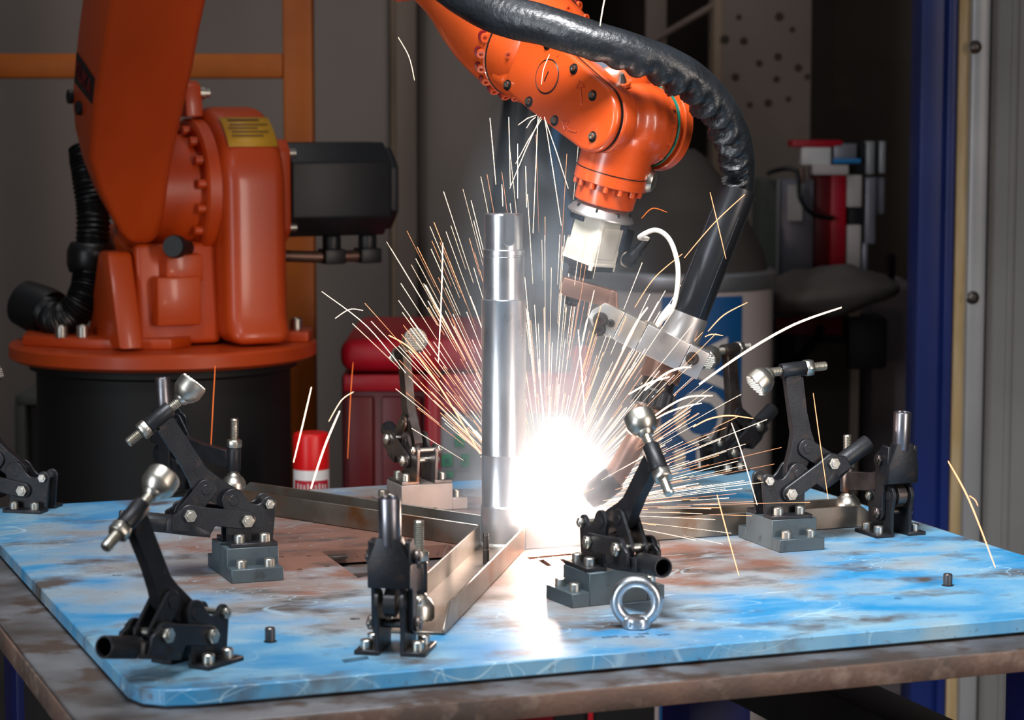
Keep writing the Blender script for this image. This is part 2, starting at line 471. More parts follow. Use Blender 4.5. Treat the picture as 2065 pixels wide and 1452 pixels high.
# small tabs left in the cut-out and a stencilled mark by the front edge
for a, b in ((668, 1119), (736, 1158)):
    q = loc_of(P(a, b, -.004))
    MB().box((q[0], q[1], PT - .006), (.036, .018, .004)).build('support_tab', 'worn_steel', plate, bevel=.0008)
for a, b, n in ((1216, 1286, 6), (1256, 1285, 3), (1282, 1285, 4), (1328, 1281, 5), (1290, 1279, 4)):      # too blurred to read in the photograph
    for i in range(n):
        q = loc_of(P(a + i * 5.2, b - i * .45))
        MB().box((q[0], q[1], PT + .0001), (.0014 + .0006 * (i % 2), .0055 - .002 * (i % 3 == 1), .0002)).build('stencil_mark', 'black_ink', plate)

def pin(px, py, r, h, label, z=0.0):
    p = P(px, py, z)
    t = empty('locating_pin', p, label, 'pin', 'locating pins')
    MB().lathe([(0, 0), (r, 0), (r, h - .001), (r - .001, h), (r * .55, h), (r * .5, h - .002), (0, h - .002)], n=18).build('pin_body', 'worn_steel', t)
    MB().lathe([(r * 1.25, 0), (r * 1.25, .0008), (r, .0012)], n=18).build('collar', 'dark_steel', t)
pin(247, 1052, .0045, .014, 'small steel dowel pin on the plate left of the middle left clamp')
pin(545, 1294, .0052, .0145, 'small steel dowel pin standing alone in front between two clamps')
pin(1911, 1181, .0052, .0135, 'small steel dowel pin standing alone at the far right of the plate')
pin(1330, 974, .0050, .017, 'small steel dowel pin at the back of the plate behind the sparks')

# ------------------------------------------------------------------ workpiece
CC = V((-0.0098, 2.894, TOP))
stand = empty('shaft_stand', CC, 'polished stepped steel shaft welded on a three-armed base of steel channels', 'workpiece')
zb = .004
sh = MB().lathe([(0, zb), (.0265, zb), (.0280, zb + .002), (.0280, .049), (.0283, .0505), (.0272, .052), (.0270, .0525),
                 (.0270, .1125), (.0272, .1133), (.0269, .1141), (.0269, .2998), (.0272, .3006), (.0250, .3016), (.0250, .352), (.0243, .3525), (.0243, .354),
                 (.0250, .3545), (.0250, .3600), (.0246, .3608), (.0228, .3610), (.0228, .402), (.0218, .4035), (0, .4035)], n=64)
so = sh.build('shaft', 'shaft_steel', stand, ang=25)
kc = MB()
kc.prism(stadium((.006, .372), (.006, .43), .0068, .0068, 12), -.05, -.0188)
ko = kc.build('keyway_cutter', 'shaft_steel', stand)
mo = so.modifiers.new('keyway', 'BOOLEAN'); mo.operation = 'DIFFERENCE'; mo.object = ko; mo.solver = 'EXACT'
me = evaluated(so); bpy.data.objects.remove(ko)
me.shade_smooth(); me.set_sharp_from_angle(angle=math.radians(25))
HW, HH, WT, CL = .0290, .0285, .0028, .500
for ang in (20, 140, 260):
    M = Matrix.Rotation(math.radians(ang), 4, 'Z')
    m = MB()
    m.bb((.0175, -HW + .0005, .0005), (CL, HW - .0005, .0033), M)
    for sgn in (-1, 1):
        ya, yb = (HW - WT, HW) if sgn > 0 else (-HW, -HW + WT)
        m.prism([(.0170, .0005), (CL, .0005), (CL, .006), (CL - .03, HH), (.0170, HH)], ya, yb, M)
    m.build('channel', 'channel_steel', stand, bevel=.0008, segs=1)
MB().lathe([(0, .0008), (.0195, .0008), (.0195, .004), (0, .004)], n=24).build('centre_plate', 'channel_steel', stand)
MB().lathe([(.0270, .0034), (.0305, .0034), (.0298, .0058), (.0275, .0078)], n=48).build('weld_bead', 'bright_alu', stand)
def stud(px, py, h, z=.0033, r=.0038):
    p = P(px, py, z) - CC
    prof = [(0, 0), (r, 0), (r, h * .45)]
    k = 9
    for i in range(k):
        t = h * (.47 + .5 * i / k)
        prof += [(r * .96, t), (r * .82, t + h * .027)]
    prof += [(r * .8, h), (0, h)]
    MB().lathe(prof, p, n=14).build('stud', 'worn_steel', stand, ang=60)
stud(980, 1137, .036); stud(877, 1057, .021); stud(493, 1006, .014); stud(1690, 1035, .016)

# ------------------------------------------------------------------ toggle clamps
K = .001
def sc(poly): return [(a * K, b * K) for a, b in poly]
CACHE = {}
def cached(key, fn):
    if key not in CACHE: CACHE[key] = fn()
    return CACHE[key]
def rot2(p, c, deg):
    a = math.radians(deg); x, z = p[0] - c[0], p[1] - c[1]
    return (c[0] + x * math.cos(a) - z * math.sin(a), c[1] + x * math.sin(a) + z * math.cos(a))
APIV = (-16, 51); HPIV = (-2, 28); LARM = (-30, 81); HBOLT = 67.0; LLEN = 34.5
def solve_handle(phi):
    la = rot2(LARM, APIV, phi - 90)
    best = None
    for i in range(2000, 850, -1):
        a = i / 10
        hb = (HPIV[0] + HBOLT * math.cos(math.radians(a)), HPIV[1] + HBOLT * math.sin(math.radians(a)))
        e = abs(math.hypot(hb[0] - la[0], hb[1] - la[1]) - LLEN)
        if best is None or e < best[0]: best = (e, a)
        elif best[0] < .15: break
    return best[1]
def rotM(c, deg):
    """rotation in the clamp's x,z plane about c (millimetres)"""
    R = Matrix.Rotation(-math.radians(deg), 4, 'Y')
    T = Matrix.Translation((c[0] * K, 0, c[1] * K))
    return T @ R @ T.inverted()
def cap_screw(r=.0062, h=.0088):
    return MB().lathe([(r, 0), (r, h - .001), (r - .001, h), (r * .5, h), (r * .5, h - .004), (0, h - .004)], n=16).mesh('cap_screw', ang=30)
def clamp(pos, heading, phi, label, droop=0, shift=0, arm_mat='gunmetal', tube_mat='gunmetal', metal='gunmetal', handle=None, yaw_cup=0):
    t = empty('toggle_clamp', pos, label, 'clamp', 'toggle clamps on the fixture plate', rz=math.radians(heading))
    side = arcpts(25, 45, 8.5, -12, 165, 9) + [(12, 44.6), (5, 46), (0, 51)] + arcpts(-16, 51, 13.5, 25, 190, 11) + [(-27, 40), (-24.5, 31), (-24, 3), (29, 3)]
    def mk_side(sg):
        m = MB(); m.prism(sc(side), sg * .0105, sg * .0150)
        foot = [(-24.5, 0), (29.5, 0), (29.5, 5), (-24.5, 5)]
        m.bb((-.0245, sg * .0105, 0), (.0295, sg * .0355, .0046))
        return m.mesh('base_bracket', bevel=.0007, segs=1)
    for sg in (-1, 1):
        br = link('base_bracket', cached('side%d%s' % (sg, metal), lambda: mk_side(sg)), metal, t)
        for bx in (-.0125, .0165):
            s_ = link('cap_screw', cached('cap', cap_screw), 'zinc', br); s_.location = (bx, sg * .0255, .0046)
    def through(name, c, r, w, hr, mname):
        m = MB(); x, z = c[0] * K, c[1] * K
        m.cyl((x, -w, z), (x, w, z), r, n=12)
        m.hexa((x, -w - .005, z), (x, -w, z), hr); m.hexa((x, w, z), (x, w + .005, z), hr)
        m.cyl((x, -w - .0065, z), (x, w + .0065, z), r, n=10)
        return m.build(name, mname, t, bevel=.0004, segs=1)
    through('ear_bolt', (25, 45), .0033, .0152, .0058, 'zinc')
    for sg in (-1, 1): MB().cyl((APIV[0] * K, sg * .014, APIV[1] * K), (APIV[0] * K, sg * .0158, APIV[1] * K), .0062, n=16).build('pivot_rivet', metal, t, bevel=.0004, segs=1)
    # holding arm, modelled upright and then swung to phi
    RA = rotM(APIV, phi - 90)
    arm = [(-3, 46), (-5, 60), (-11, 84), (-13, 99), (-10, 118), (-2, 168), (-25, 168), (-31, 125), (-37, 101), (-42, 88), (-41, 76), (-35, 66), (-30, 52)] + arcpts(-16, 51, 12.5, 185, 345, 8)
    mk = lambda: MB().prism(sc(arm), -.0058, .0058).mesh('holding_arm', bevel=.0009, segs=1)
    ao = link('holding_arm', cached('arm' + arm_mat, mk), arm_mat, t); ao.matrix_local = RA
    sx, sz = -13 * K, 177 * K
    ax = V((1, 0, -.07)).normalized(); c0 = V((sx, 0, sz))
    m = MB(); m.lathe([(.0062, -.0155), (.0088, -.0155), (.0092, -.0148), (.0092, .0148), (.0088, .0155), (.0062, .0155)], c0, ax, n=24)
    m.bb((sx - .009, -.0056, sz - .0125), (sx + .009, .0056, sz - .0045))
    q = m.build('spindle_sleeve', arm_mat, t); q.matrix_local = RA
    s0 = shift * K
    r = .0056; prof = [(0, -.046), (r * .8, -.046), (r, -.0445)]
    x = -.0445
    while x < .031: prof += [(r, x + .0005), (r * .76, x + .0013), (r, x + .0021)]; x += .0021
    prof += [(0, x)]
    q = MB().lathe(prof, c0 - ax * s0, ax, n=14).build('threaded_spindle', 'zinc', t, ang=20); q.matrix_local = RA
    nut = MB().hexa(c0 - ax * .0165, c0 - ax * .0268, .0108)
    q = nut.build('lock_nut', 'zinc', t, bevel=.0009, segs=1); q.matrix_local = RA
    # swivel foot: ball neck, cone, serrated face
    Mf = frame(c0 + ax * (.030 - s0), z=ax, y=V((0, 1, 0)))
    cup = MB(); cup.lathe([(0, -.002), (.0062, -.002), (.0085, .0005), (.0092, .0025), (.0125, .0052), (.0155, .0100), (.0166, .0128), (.0166, .0242), (.0158, .0255), (.0, .0255)], n=28)
    Mr = Mf @ Matrix.Rotation(math.radians(droop), 4, 'Y') @ Matrix.Rotation(math.radians(yaw_cup), 4, 'X')
    cup2 = MB().add(cup.v, cup.f, Mr)
    cu_ = cup2.build('swivel_foot', 'zinc', t, ang=30); cu_.matrix_local = RA
    tm = MB()
    for i in range(-4, 5):
        for j in range(-4, 5):
            if i * i + j * j <= 17: tm.lathe([(.0016, .0253), (.0004, .0272)], (i * .0034, j * .0034, 0), n=4, M=Mr)
    te = tm.build('serration', 'zinc', cu_); 
    # handle, modelled upright and swung by the linkage
    ha = handle if handle is not None else solve_handle(phi)
    RH = rotM(HPIV, ha - 90)
    hx, hz = HPIV
    hp = arcpts(hx, hz, 10, 180, 360, 8) + [(hx + 10.5, hz + 50)] + arcpts(hx, hz + 67, 12, 0, 75, 5) + [(hx - 2, hz + 86), (hx - 19, hz + 86), (hx - 19, hz + 40), (hx - 9.5, hz + 36)]
    def mk_lever(sg):
        return MB().prism(sc(hp), sg * .0158, sg * .0208).mesh('lever_plate', bevel=.0008, segs=1)
    for sg in (-1, 1):
        q = link('lever_plate', cached('lever%d%s' % (sg, metal), lambda: mk_lever(sg)), metal, t); q.matrix_local = RH
    def mk_yoke():
        m = MB(); zz = [40, 64, 90]; ww = [21, 21, 11.2]
        xa, xb = (hx - 23) * K, (hx - 8) * K
        vs = []
        for z_, w_ in zip(zz, ww):
            vs += [(xa if z_ < 90 else xa - .0005, -w_ * K, (hz + z_) * K), (xa if z_ < 90 else xa - .0005, w_ * K, (hz + z_) * K), (xb if z_ > 60 else xa + .006, w_ * K, (hz + z_) * K), (xb if z_ > 60 else xa + .006, -w_ * K, (hz + z_) * K)]
        fs = [(3, 2, 1, 0), (8, 9, 10, 11)]
        for a in (0, 4):
            fs += [(a + i, a + (i + 1) % 4, a + 4 + (i + 1) % 4, a + 4 + i) for i in range(4)]
        m.add(vs, fs); return m.mesh('handle_yoke', bevel=.0012, segs=2)
    q = link('handle_yoke', cached('yoke' + metal, mk_yoke), metal, t); q.matrix_local = RH
    tb = MB().lathe([(.0086, .082), (.0104, .082), (.0108, .084), (.0108, .1275), (.0103, .1285), (.0090, .1285), (.0088, .1275), (.0088, .098), (0, .098)], ((hx - 14) * K, 0, hz * K), (0, 0, 1), n=26)
    q = tb.build('handle_tube', tube_mat, t, ang=30); q.matrix_local = RH
    hb = (HPIV[0] + HBOLT * math.cos(math.radians(ha)), HPIV[1] + HBOLT * math.sin(math.radians(ha)))
    la = rot2(LARM, APIV, phi - 90)
    lk = sc(stadium(hb, la, 11.5, 11.5, 10))
    for sg in (-1, 1):
        lp = MB().prism(lk, sg * .0064, sg * .0100).build('link_plate', metal, t, bevel=.0006, segs=1)
        MB().cyl((la[0] * K, sg * .0095, la[1] * K), (la[0] * K, sg * .0112, la[1] * K), .0058, n=16).build('link_rivet', metal, lp, bevel=.0004, segs=1)
    mb = 'zinc' if tube_mat == 'gunmetal' else 'worn_steel'
    through('pivot_bolt', HPIV, .0046, .0210, .0076, mb)
    through('lever_bolt', hb, .0046, .0210, .0076, mb)
    return t
def vdir(deg): return V((math.cos(math.radians(deg)), math.sin(math.radians(deg)), 0))
def riser(pos, heading, label, mname='riser_grey'):
    t = empty('riser_block', pos, label, 'riser', 'stepped riser blocks under clamps', rz=math.radians(heading))
    MB().prism(sc([(-36, 0), (36, 0), (36, 36), (-36, 36)]), -.030, .030, Matrix.Rotation(PI / 2, 4, 'Z')).build('block', mname, t, bevel=.0008, segs=1)
    for sg in (-1, 1):
        st = MB().bb((-.030, sg * .0355, 0), (.030, sg * .057, .0155)).build('step', mname, t, bevel=.0008, segs=1)
        for bx in (-.016, .016):
            q = link('cap_screw', cached('cap', cap_screw), 'zinc', st); q.location = (bx, sg * .0465, .0155)
RZ = V((0, 0, .036))
l_ = lambda h: vdir(h + 90)
pB = P(520, 1174) + .057 * l_(20.6)
riser(pB, 20.6, 'blue-grey stepped steel block carrying the open clamp at middle left')
clamp(pB + RZ, 20.6, 131, 'open black clamp on a blue-grey block at middle left, handle pointing left', droop=-14)
pG = P(1618, 1112) - .057 * l_(200.6)
riser(pG, 200.6, 'dark stepped steel block carrying the open clamp on the right')
clamp(pG + RZ, 200.6, 90, 'open black clamp at right with upright arm and serrated foot pointing left', droop=34, metal='gunmetal', tube_mat='gunmetal')
pF = P(1127, 1217) - .057 * l_(117)
riser(pF, 117, 'dark blue-grey stepped block just behind the ring nut')
clamp(pF + RZ, 115, 141, 'open black clamp behind the ring nut, seen from its back', droop=0)
pI = P(862, 1031) + .03 * vdir(112) 
riser(pI, -68, 'stepped block in arc-lit pale grey behind the shaft carrying an upright clamp', 'riser_lit')
clamp(pI + RZ, -68, 113, 'open clamp with worn steel arm in front of the red machine', droop=-6, yaw_cup=0, arm_mat='worn_steel', metal='worn_steel')
hA = 58
pA = P(437, 1341) + .0255 * l_(hA)
clamp(pA, hA, 126, 'open black clamp at the front left corner of the plate, nearest the camera', droop=-5)
pD = P(46, 1033) + .0255 * l_(-14)
clamp(pD, -14, 128, 'black clamp cut off by the left edge of the picture', droop=-10)
pE = P(791, 1318) + .0125 * vdir(80)
clamp(pE, 80, 2, 'closed clamp at centre front with upright handle tube, pressing on the front channel', shift=12, tube_mat='tube_steel')
pH = P(1797, 1076)
clamp(pH, 112, 2, 'closed clamp at far right with upright bare steel handle tube', shift=12, tube_mat='tube_steel', arm_mat='worn_steel')
pC = V((-.468, 3.330, TOP))
clamp(pC, -36, 2, 'closed clamp half hidden behind the middle left clamp, handle upright', shift=10, tube_mat='tube_steel')
pJ = P(1454, 949)
clamp(pJ, 226, 92, 'open clamp at the back right of the plate in front of the blue drum', droop=20, arm_mat='worn_steel', metal='gunmetal')

# ------------------------------------------------------------------ lifting ring nut
en = empty('ring_nut', P(1283, 1266), 'shiny zinc lifting ring nut standing on the front of the blue plate', 'ring nut', rz=math.radians(-4))
m = MB(); n1, n2 = 56, 16
R0, rt = .0208, .0062
vs = []; fs = []
for i in range(n1):
    a = 2 * PI * i / n1
    for j in range(n2):
        b = 2 * PI * j / n2
        rr = R0 + rt * math.cos(b); vs.append((rr * math.cos(a), .0066 * math.sin(b), .0272 + rr * math.sin(a)))
for i in range(n1):
    for j in range(n2):
        fs.append((i * n2 + j, ((i + 1) % n1) * n2 + j, ((i + 1) % n1) * n2 + (j + 1) % n2, i * n2 + (j + 1) % n2))
m.add(vs, fs); ringo = m.build('ring', 'silver_ring', en)
MB().lathe([(0, 0), (.0138, 0), (.0150, .0015), (.0150, .006), (.0142, .0105), (.0100, .0125), (0, .0125)], n=30).build('threaded_collar', 'silver_ring', en, ang=30)
def on_ring(s, a0, step):
    for i, c in enumerate(s):
        a = math.radians(a0 + i * step)
        q = link('raised_lettering', text_mesh(c, .0072, .0006), 'silver_ring', ringo)
        rr = R0
        flip = -PI / 2 if step < 0 else PI / 2
        q.matrix_local = Matrix.Translation((rr * math.cos(a), -.0064, .0272 + rr * math.sin(a))) @ Matrix.Rotation(PI / 2, 4, 'X') @ Matrix.Rotation(a + flip, 4, 'Z')
on_ring('oo:.', 216, -14)
on_ring('IoIIoIII', 62, -16)
q = link('raised_lettering', text_mesh('M12', .0085, .0006), 'silver_ring', ringo)
q.matrix_local = Matrix.Translation((0, -.0150, .0058)) @ Matrix.Rotation(PI / 2, 4, 'X')
# ------------------------------------------------------------------ welding robot
YB = 4.30
rb0 = D(330, 676, YB); rb0.z = 0
robot = empty('welding_robot', rb0, 'large orange six-axis welding robot on a black pedestal, arm reaching over the table', 'robot', world_parts=True)
def flatW(poly, z0, z1, m=None):
    t = flat(poly, z0, z1)
    return (m or MB()).add(t.v, t.f)
bz = D(330, 686, YB).z                # top of the base disc
cx, cy = rb0.x, rb0.y
rp = .225
MB().lathe([(0, 0), (rp + .02, 0), (rp + .02, .02), (rp, .02), (rp, bz - .05), (rp + .012, bz - .045), (rp + .012, bz - .03), (0, bz - .03)], (cx, cy, 0), n=64).build('pedestal', 'pedestal_black', robot, ang=30)
disc = MB().lathe([(0, bz - .03), (.262, bz - .03), (.272, bz - .024), (.272, bz - .004), (.268, bz), (0, bz)], (cx, cy, 0), n=72).build('base_disc', 'orange_base', robot, ang=30)
# raised pad on the disc, with screws
q = [(D(x, 690, y).x, y) for x, y in ((45, YB - .10), (185, YB - .17), (345, YB - .17), (385, YB - .12), (385, YB + .12), (60, YB + .05))]
flatW(q, bz, bz + .018).build('base_pad', 'orange_base', robot, bevel=.003)
q = [(D(x, 690, y).x, y) for x, y in ((500, YB - .02), (622, YB - .04), (632, YB + .06), (580, YB + .16), (500, YB + .16))]
flatW(q, bz, bz + .018).build('base_pad', 'orange_base', robot, bevel=.003)
def bolt_up(px, Y, z, r=.011, h=.02):
    x = D(px, 690, Y).x
    return MB().lathe([(r, 0), (r, h - .002), (r - .002, h), (r * .5, h), (r * .45, h - .006), (0, h - .006)], (x, Y, z), n=14).build('base_screw', 'zinc', robot)
for px, Y in ((124, YB - .13), (167, YB - .125), (598, YB + .02), (518, YB + .13)): bolt_up(px, Y, bz + .018)
# axis 2: points right and away
a2 = V((.90, .436, 0)).normalized(); b2 = V((a2.y, -a2.x, 0))        # b2 faces the camera, to the right
hub = D(352, 385, YB - .02)
M2 = frame(hub, x=b2, y=a2, z=V((0, 0, 1)))
dz = bz - hub.z + .004
prof = [(.175, dz), (.150, dz + .05)] + arcpts(0, 0, .148, 0, 180, 24) + [(-.150, dz + .05), (-.175, dz)]
col_m = MB().prism(prof, .045, .160, M2)
col_m.build('rotating_column', 'orange_base', robot, bevel=.026, segs=5)
# rear casting web towards the left with a recessed block
w = MB().prism([(.10, dz), (.085, -.085), (.03, -.10), (-.13, -.06), (-.16, dz)], -.10, .05, M2)
w.build('column_web', 'orange_base', robot, bevel=.01, segs=3)
w = MB().prism([(.150, dz), (.085, -.10), (.03, -.10), (-.05, dz)], -.150, -.105, M2)
w.build('column_gusset', 'orange_base', robot, bevel=.008, segs=2)
MB().bb((.08, -.075, dz + .035), (.128, .005, dz + .12), M2).build('stop_block', 'orange_base', robot, bevel=.005)
# ring of screws on the inner face of the column, hub and gearbox
ring = MB().lathe([(0, .02), (.122, .02), (.128, .024), (.128, .045), (0, .045)], hub, a2, n=56).build('gear_ring', 'orange_base', robot, ang=30)
for k in range(16):
    a = 2 * PI * (k + .35) / 16
    c = hub + b2 * (.110 * math.cos(a)) + V((0, 0, .110 * math.sin(a)))
    MB().cyl(c + a2 * .021, c + a2 * .006, .0085, n=10).build('ring_screw', 'orange_base', ring, bevel=.001, segs=1).location = (0, 0, 0)
MB().lathe([(0, -.09), (.092, -.09), (.100, -.08), (.100, .025), (0, .025)], hub, a2, n=48).build('link_hub', 'orange_base', robot, ang=30)
pl = hub + b2 * .09 + V((0, 0, -.118))
bl = MB().bb((.05, -.055, -.155), (.118, .012, -.105), M2).build('buffer_block', 'orange_base', robot, bevel=.005)
pb = D(350, 497, YB - .17)
MB().lathe([(0, -.004), (.018, -.004), (.020, 0), (.020, .016), (.014, .02), (.014, .06), (0, .06)], pb, V((.25, 1, -.1)), n=24).build('rubber_buffer', 'black_plastic', robot, ang=30)
# motor behind axis 2
mo_c = hub + a2 * .16
Mm = frame(mo_c, x=b2, y=a2, z=V((0, 0, 1)))
def octa(w, h, c): return [(-w + c, -h), (w - c, -h), (w, -h + c), (w, h - c), (w - c, h), (-w + c, h), (-w, h - c), (-w, -h + c)]
MB().prism(octa(.078, .090, .02), -.004, .030, Mm).build('motor_flange', 'orange_base', robot, bevel=.003)
mot = MB().prism(octa(.082, .084, .035), .030, .222, Mm)
for a in range(1):
    mot.prism(octa(.074, .074, .034), .222, .240, Mm)
mot.build('drive_motor', 'black_box', robot, bevel=.004)
for u, v in ((.066, .066), (.066, -.066), (-.066, .066)):
    c = Mm @ V((u, .03, v)); MB().lathe([(.008, 0), (.008, .012), (.004, .012), (0, .009)], c, a2, n=12).build('motor_screw', 'zinc', robot)
for t in (.125, .195):
    c = Mm @ V((.03, t, -.084))
    k = MB().cyl(c, c - V((0, 0, .03)), .017, n=14)
    k.bb((.008, t - .02, -.135), (.052, t + .02, -.108), Mm)
    k.build('motor_connector', 'black_plastic', robot, bevel=.003)
MB().tube(spline([Mm @ V((.03, .2, -.122)), Mm @ V((.03, .10, -.122)), Mm @ V((.03, .0, -.118)), Mm @ V((.03, -.03, -.13))]), .011, 10).build('motor_cable', 'copper_steel', robot)
for dx in (0, 26):
    pts = [D(505 - dx * .3, 490, YB + .05), D(530 - dx, 500, YB + .0), D(535 - dx, 545, YB + .0), D(518 - dx * .6, 585, YB), D(495, 610, YB + .02)]
    MB().tube(spline(pts), .009, 10).build('motor_cable', 'rubber', robot)
# lifting lug with eye bolt at the top of the column
lug = hub + V((0, 0, .150)) + a2 * .03
Mk = frame(lug, x=b2, y=a2, z=V((0, 0, 1)))
MB().prism([(-.03, -.02), (.03, -.02), (.02, .035), (.0, .045), (-.02, .035)], -.016, .016, Mk).build('lifting_lug', 'orange_base', robot, bevel=.005)
MB().lathe([(.012, 0), (.012, .010), (.008, .012), (.008, .02), (.004, .022), (0, .022)], lug + a2 * .016 + V((0, 0, .022)), a2, n=14).build('lug_bolt', 'zinc', robot)
# yellow notice wrapped over the column
yl = MB(); vs = []; fs = []
for i in range(9):
    a = math.radians(38 + 28 * i / 8 - 6)
    for t in (.058, .148):
        vs.append(M2 @ V((.1496 * math.cos(a), t, .1496 * math.sin(a))))
for i in range(8): fs.append((2 * i, 2 * i + 1, 2 * i + 3, 2 * i + 2))
yl.add(vs, fs); ylo = yl.build('warning_label', 'label_yellow', robot)
sm = ylo.modifiers.new('thick', 'SOLIDIFY'); sm.thickness = .0008; sm.offset = 1
for i, (a, t0, t1) in enumerate(((56, .070, .128), (51, .070, .140), (47.5, .066, .120), (44, .070, .138), (40.5, .068, .126))):
    vs = []
    for d in (-1.0, 1.0) if i == 0 else (-.6, .6):
        for t in (t0, t1):
            r = math.radians(a + d); vs.append(M2 @ V((.1512 * math.cos(r), t, .1512 * math.sin(r))))
    MB().add(vs, [(0, 1, 3, 2)]).build('label_line', 'label_ink', ylo)
# big link arm: loft between levels measured on the arm
lv = [  # y, back-left x, front-left x, front-right x
    (-420, 262, 338, 520), (-200, 205, 270, 466), (-60, 170, 238, 430), (0, 163, 226, 415), (60, 155, 216, 402), (130, 148, 205, 390), (200, 143, 193, 374), (260, 150, 186, 360), (320, 166, 181, 347), (380, 190, 198, 338), (436, 222, 224, 331), (470, 240, 243, 322), (490, 262, 265, 308)]
YF, YK = YB - .17, YB + .08
vs = []; fs = []
lean = lambda y: -.62 * mm(490 - y, YB)                  # the arm leans out over the table
for y, bl_, fl_, fr_ in lv:
    g = lean(y)
    vs += [D(fl_, y, YF + g), D(fr_, y, YF + .03 + g), D(fr_ - 12, y, YK + g), D(bl_, y, YF + g + .055 + .10 * min(1, max(0, (460 - y) / 300)))]
for i in range(len(lv) - 1):
    a = 4 * i
    for k in range(4): fs.append((a + k, a + (k + 1) % 4, a + 4 + (k + 1) % 4, a + 4 + k))
fs += [(3, 2, 1, 0), tuple(4 * (len(lv) - 1) + k for k in range(4))]
la_o = MB().add(vs, fs).build('link_arm', 'orange_base', robot, bevel=.012, ang=50, segs=3)
# name plate and screws on the narrow left flank of the link arm
def flank(y, u, out=.002):
    for (ya, ba, fa, _), (yb, bb_, fb, __) in zip(lv, lv[1:]):
        if ya <= y <= yb:
            t = (y - ya) / (yb - ya); bx = ba + (bb_ - ba) * t; fx = fa + (fb - fa) * t; break
    yk = YF + lean(y) + .055 + .10 * min(1, max(0, (460 - y) / 300))
    p0, p1 = D(bx, y, yk), D(fx, y, YF + lean(y))
    n = V((-(p0.y - p1.y), (p0.x - p1.x), 0)).normalized()
    if n.x > 0: n = -n
    return p0 + (p1 - p0) * u + n * out
q = [flank(105, .10), flank(158, .86), flank(210, .90), flank(165, .12)]
nb = MB().add(q + [p + V((.003, .002, 0)) for p in q], [(0, 1, 2, 3), (7, 6, 5, 4), (0, 4, 5, 1), (1, 5, 6, 2), (2, 6, 7, 3), (3, 7, 4, 0)]).build('name_plate', 'black_plastic', robot)
tx = text_mesh('KUKA', 1.0, .002)
e1 = (q[1] - q[0]) * .84; e2 = (q[0] - q[3]) * .55; o0 = (q[0] + q[1] + q[2] + q[3]) / 4
tw = max(v.co.x for v in tx.vertices) - min(v.co.x for v in tx.vertices); th_ = max(v.co.y for v in tx.vertices) - min(v.co.y for v in tx.vertices)
nn = e1.cross(e2).normalized()
if nn.x > 0: nn = -nn
for v in tx.vertices:
    v.co = o0 + e1 * (v.co.x / tw) + e2 * (v.co.y / th_) + nn * (.0015 + v.co.z * .3)
link('lettering', tx, 'red_dark', nb)
for y, u in ((195, .06), (218, .42)):
    c = flank(y, u, 0); n_ = V((-.9, -.44, 0)).normalized()
    MB().lathe([(.012, 0), (.012, .008), (.006, .008), (0, .004)], c, n_, n=12).build('arm_screw', 'black_box', robot)
# corrugated hose at the left
hp = spline([D(172, 300, YB + .02), D(178, 350, YB), D(188, 430, YB - .02), D(184, 520, YB - .04), D(176, 580, YB - .06), D(155, 625, YB - .07), D(118, 645, YB - .05), D(92, 628, YB + .02), D(84, 622, YB + .1)], 26)
rs = [.029 + .0022 * math.sin(i * 2.2) for i in range(len(hp))]
ho = MB().tube(hp, rs, 18).build('corrugated_hose', 'rubber', robot, ang=60)
c = D(182, 520, YB - .04)
MB().lathe([(.028, -.028), (.036, -.026), (.041, -.012), (.041, .012), (.036, .026), (.028, .028)], c, V((.05, 0, 1)), n=28).build('hose_collar', 'rubber', robot, ang=60)
cc = D(88, 628, YB + .03)
MB().lathe([(0, -.02), (.044, -.02), (.046, 0), (.042, .05), (0, .05)], cc, V((-.75, .5, .25)), n=28).build('hose_socket', 'black_plastic', robot, ang=40)

# ---- forearm and wrist, near the weld
W0 = D(1192, 236, 2.85)                                   # near face of the fork, on axis 5
a5 = V((.76, .64, -.12)).normalized()
d4 = V((-.531, .715, .454)); d4 = (d4 - a5 * d4.dot(a5)).normalized()     # along the forearm, to the elbow
t6 = V((-.24, .107, -.965)); t6 = (t6 - a5 * t6.dot(a5)).normalized()     # along the tool
e5 = a5.cross(d4).normalized()
M5 = frame(W0, x=d4, y=a5, z=e5)
Fc = D(1088, 99, 3.045)                           # centre of the forearm flange
# near fork side with its cover plate
cov = MB()
fork_poly = lambda g: [(.168 + g, -.047 - g), (.172 + g, .047 + g), (.10, .0455 + g)] + arcpts(0, 0, .0415 + g, 90, 270, 26) + [(.10, -.0455 - g)]
cov.prism(fork_poly(0), .000, .013, M5)
cov_o = cov.build('fork_cover', 'orange', robot, bevel=.006, segs=4)
MB().prism(fork_poly(.0012), .0142, .036, M5).build('fork_side', 'orange', robot, bevel=.004, segs=3)
MB().prism(fork_poly(-.0012), .011, .0155, M5).build('cover_gasket', 'dark_steel', robot)
far = MB().prism(stadium((.035, 0), (.17, .0), .044, .05, 16), .080, .112, M5)
far.build('fork_side', 'orange', robot, bevel=.006, segs=3)
MB().prism([(.085, -.045), (.085, .045), (.215, .058), (.215, -.058)], .012, .108, M5).build('fork_bridge', 'orange', robot, bevel=.012, segs=4)
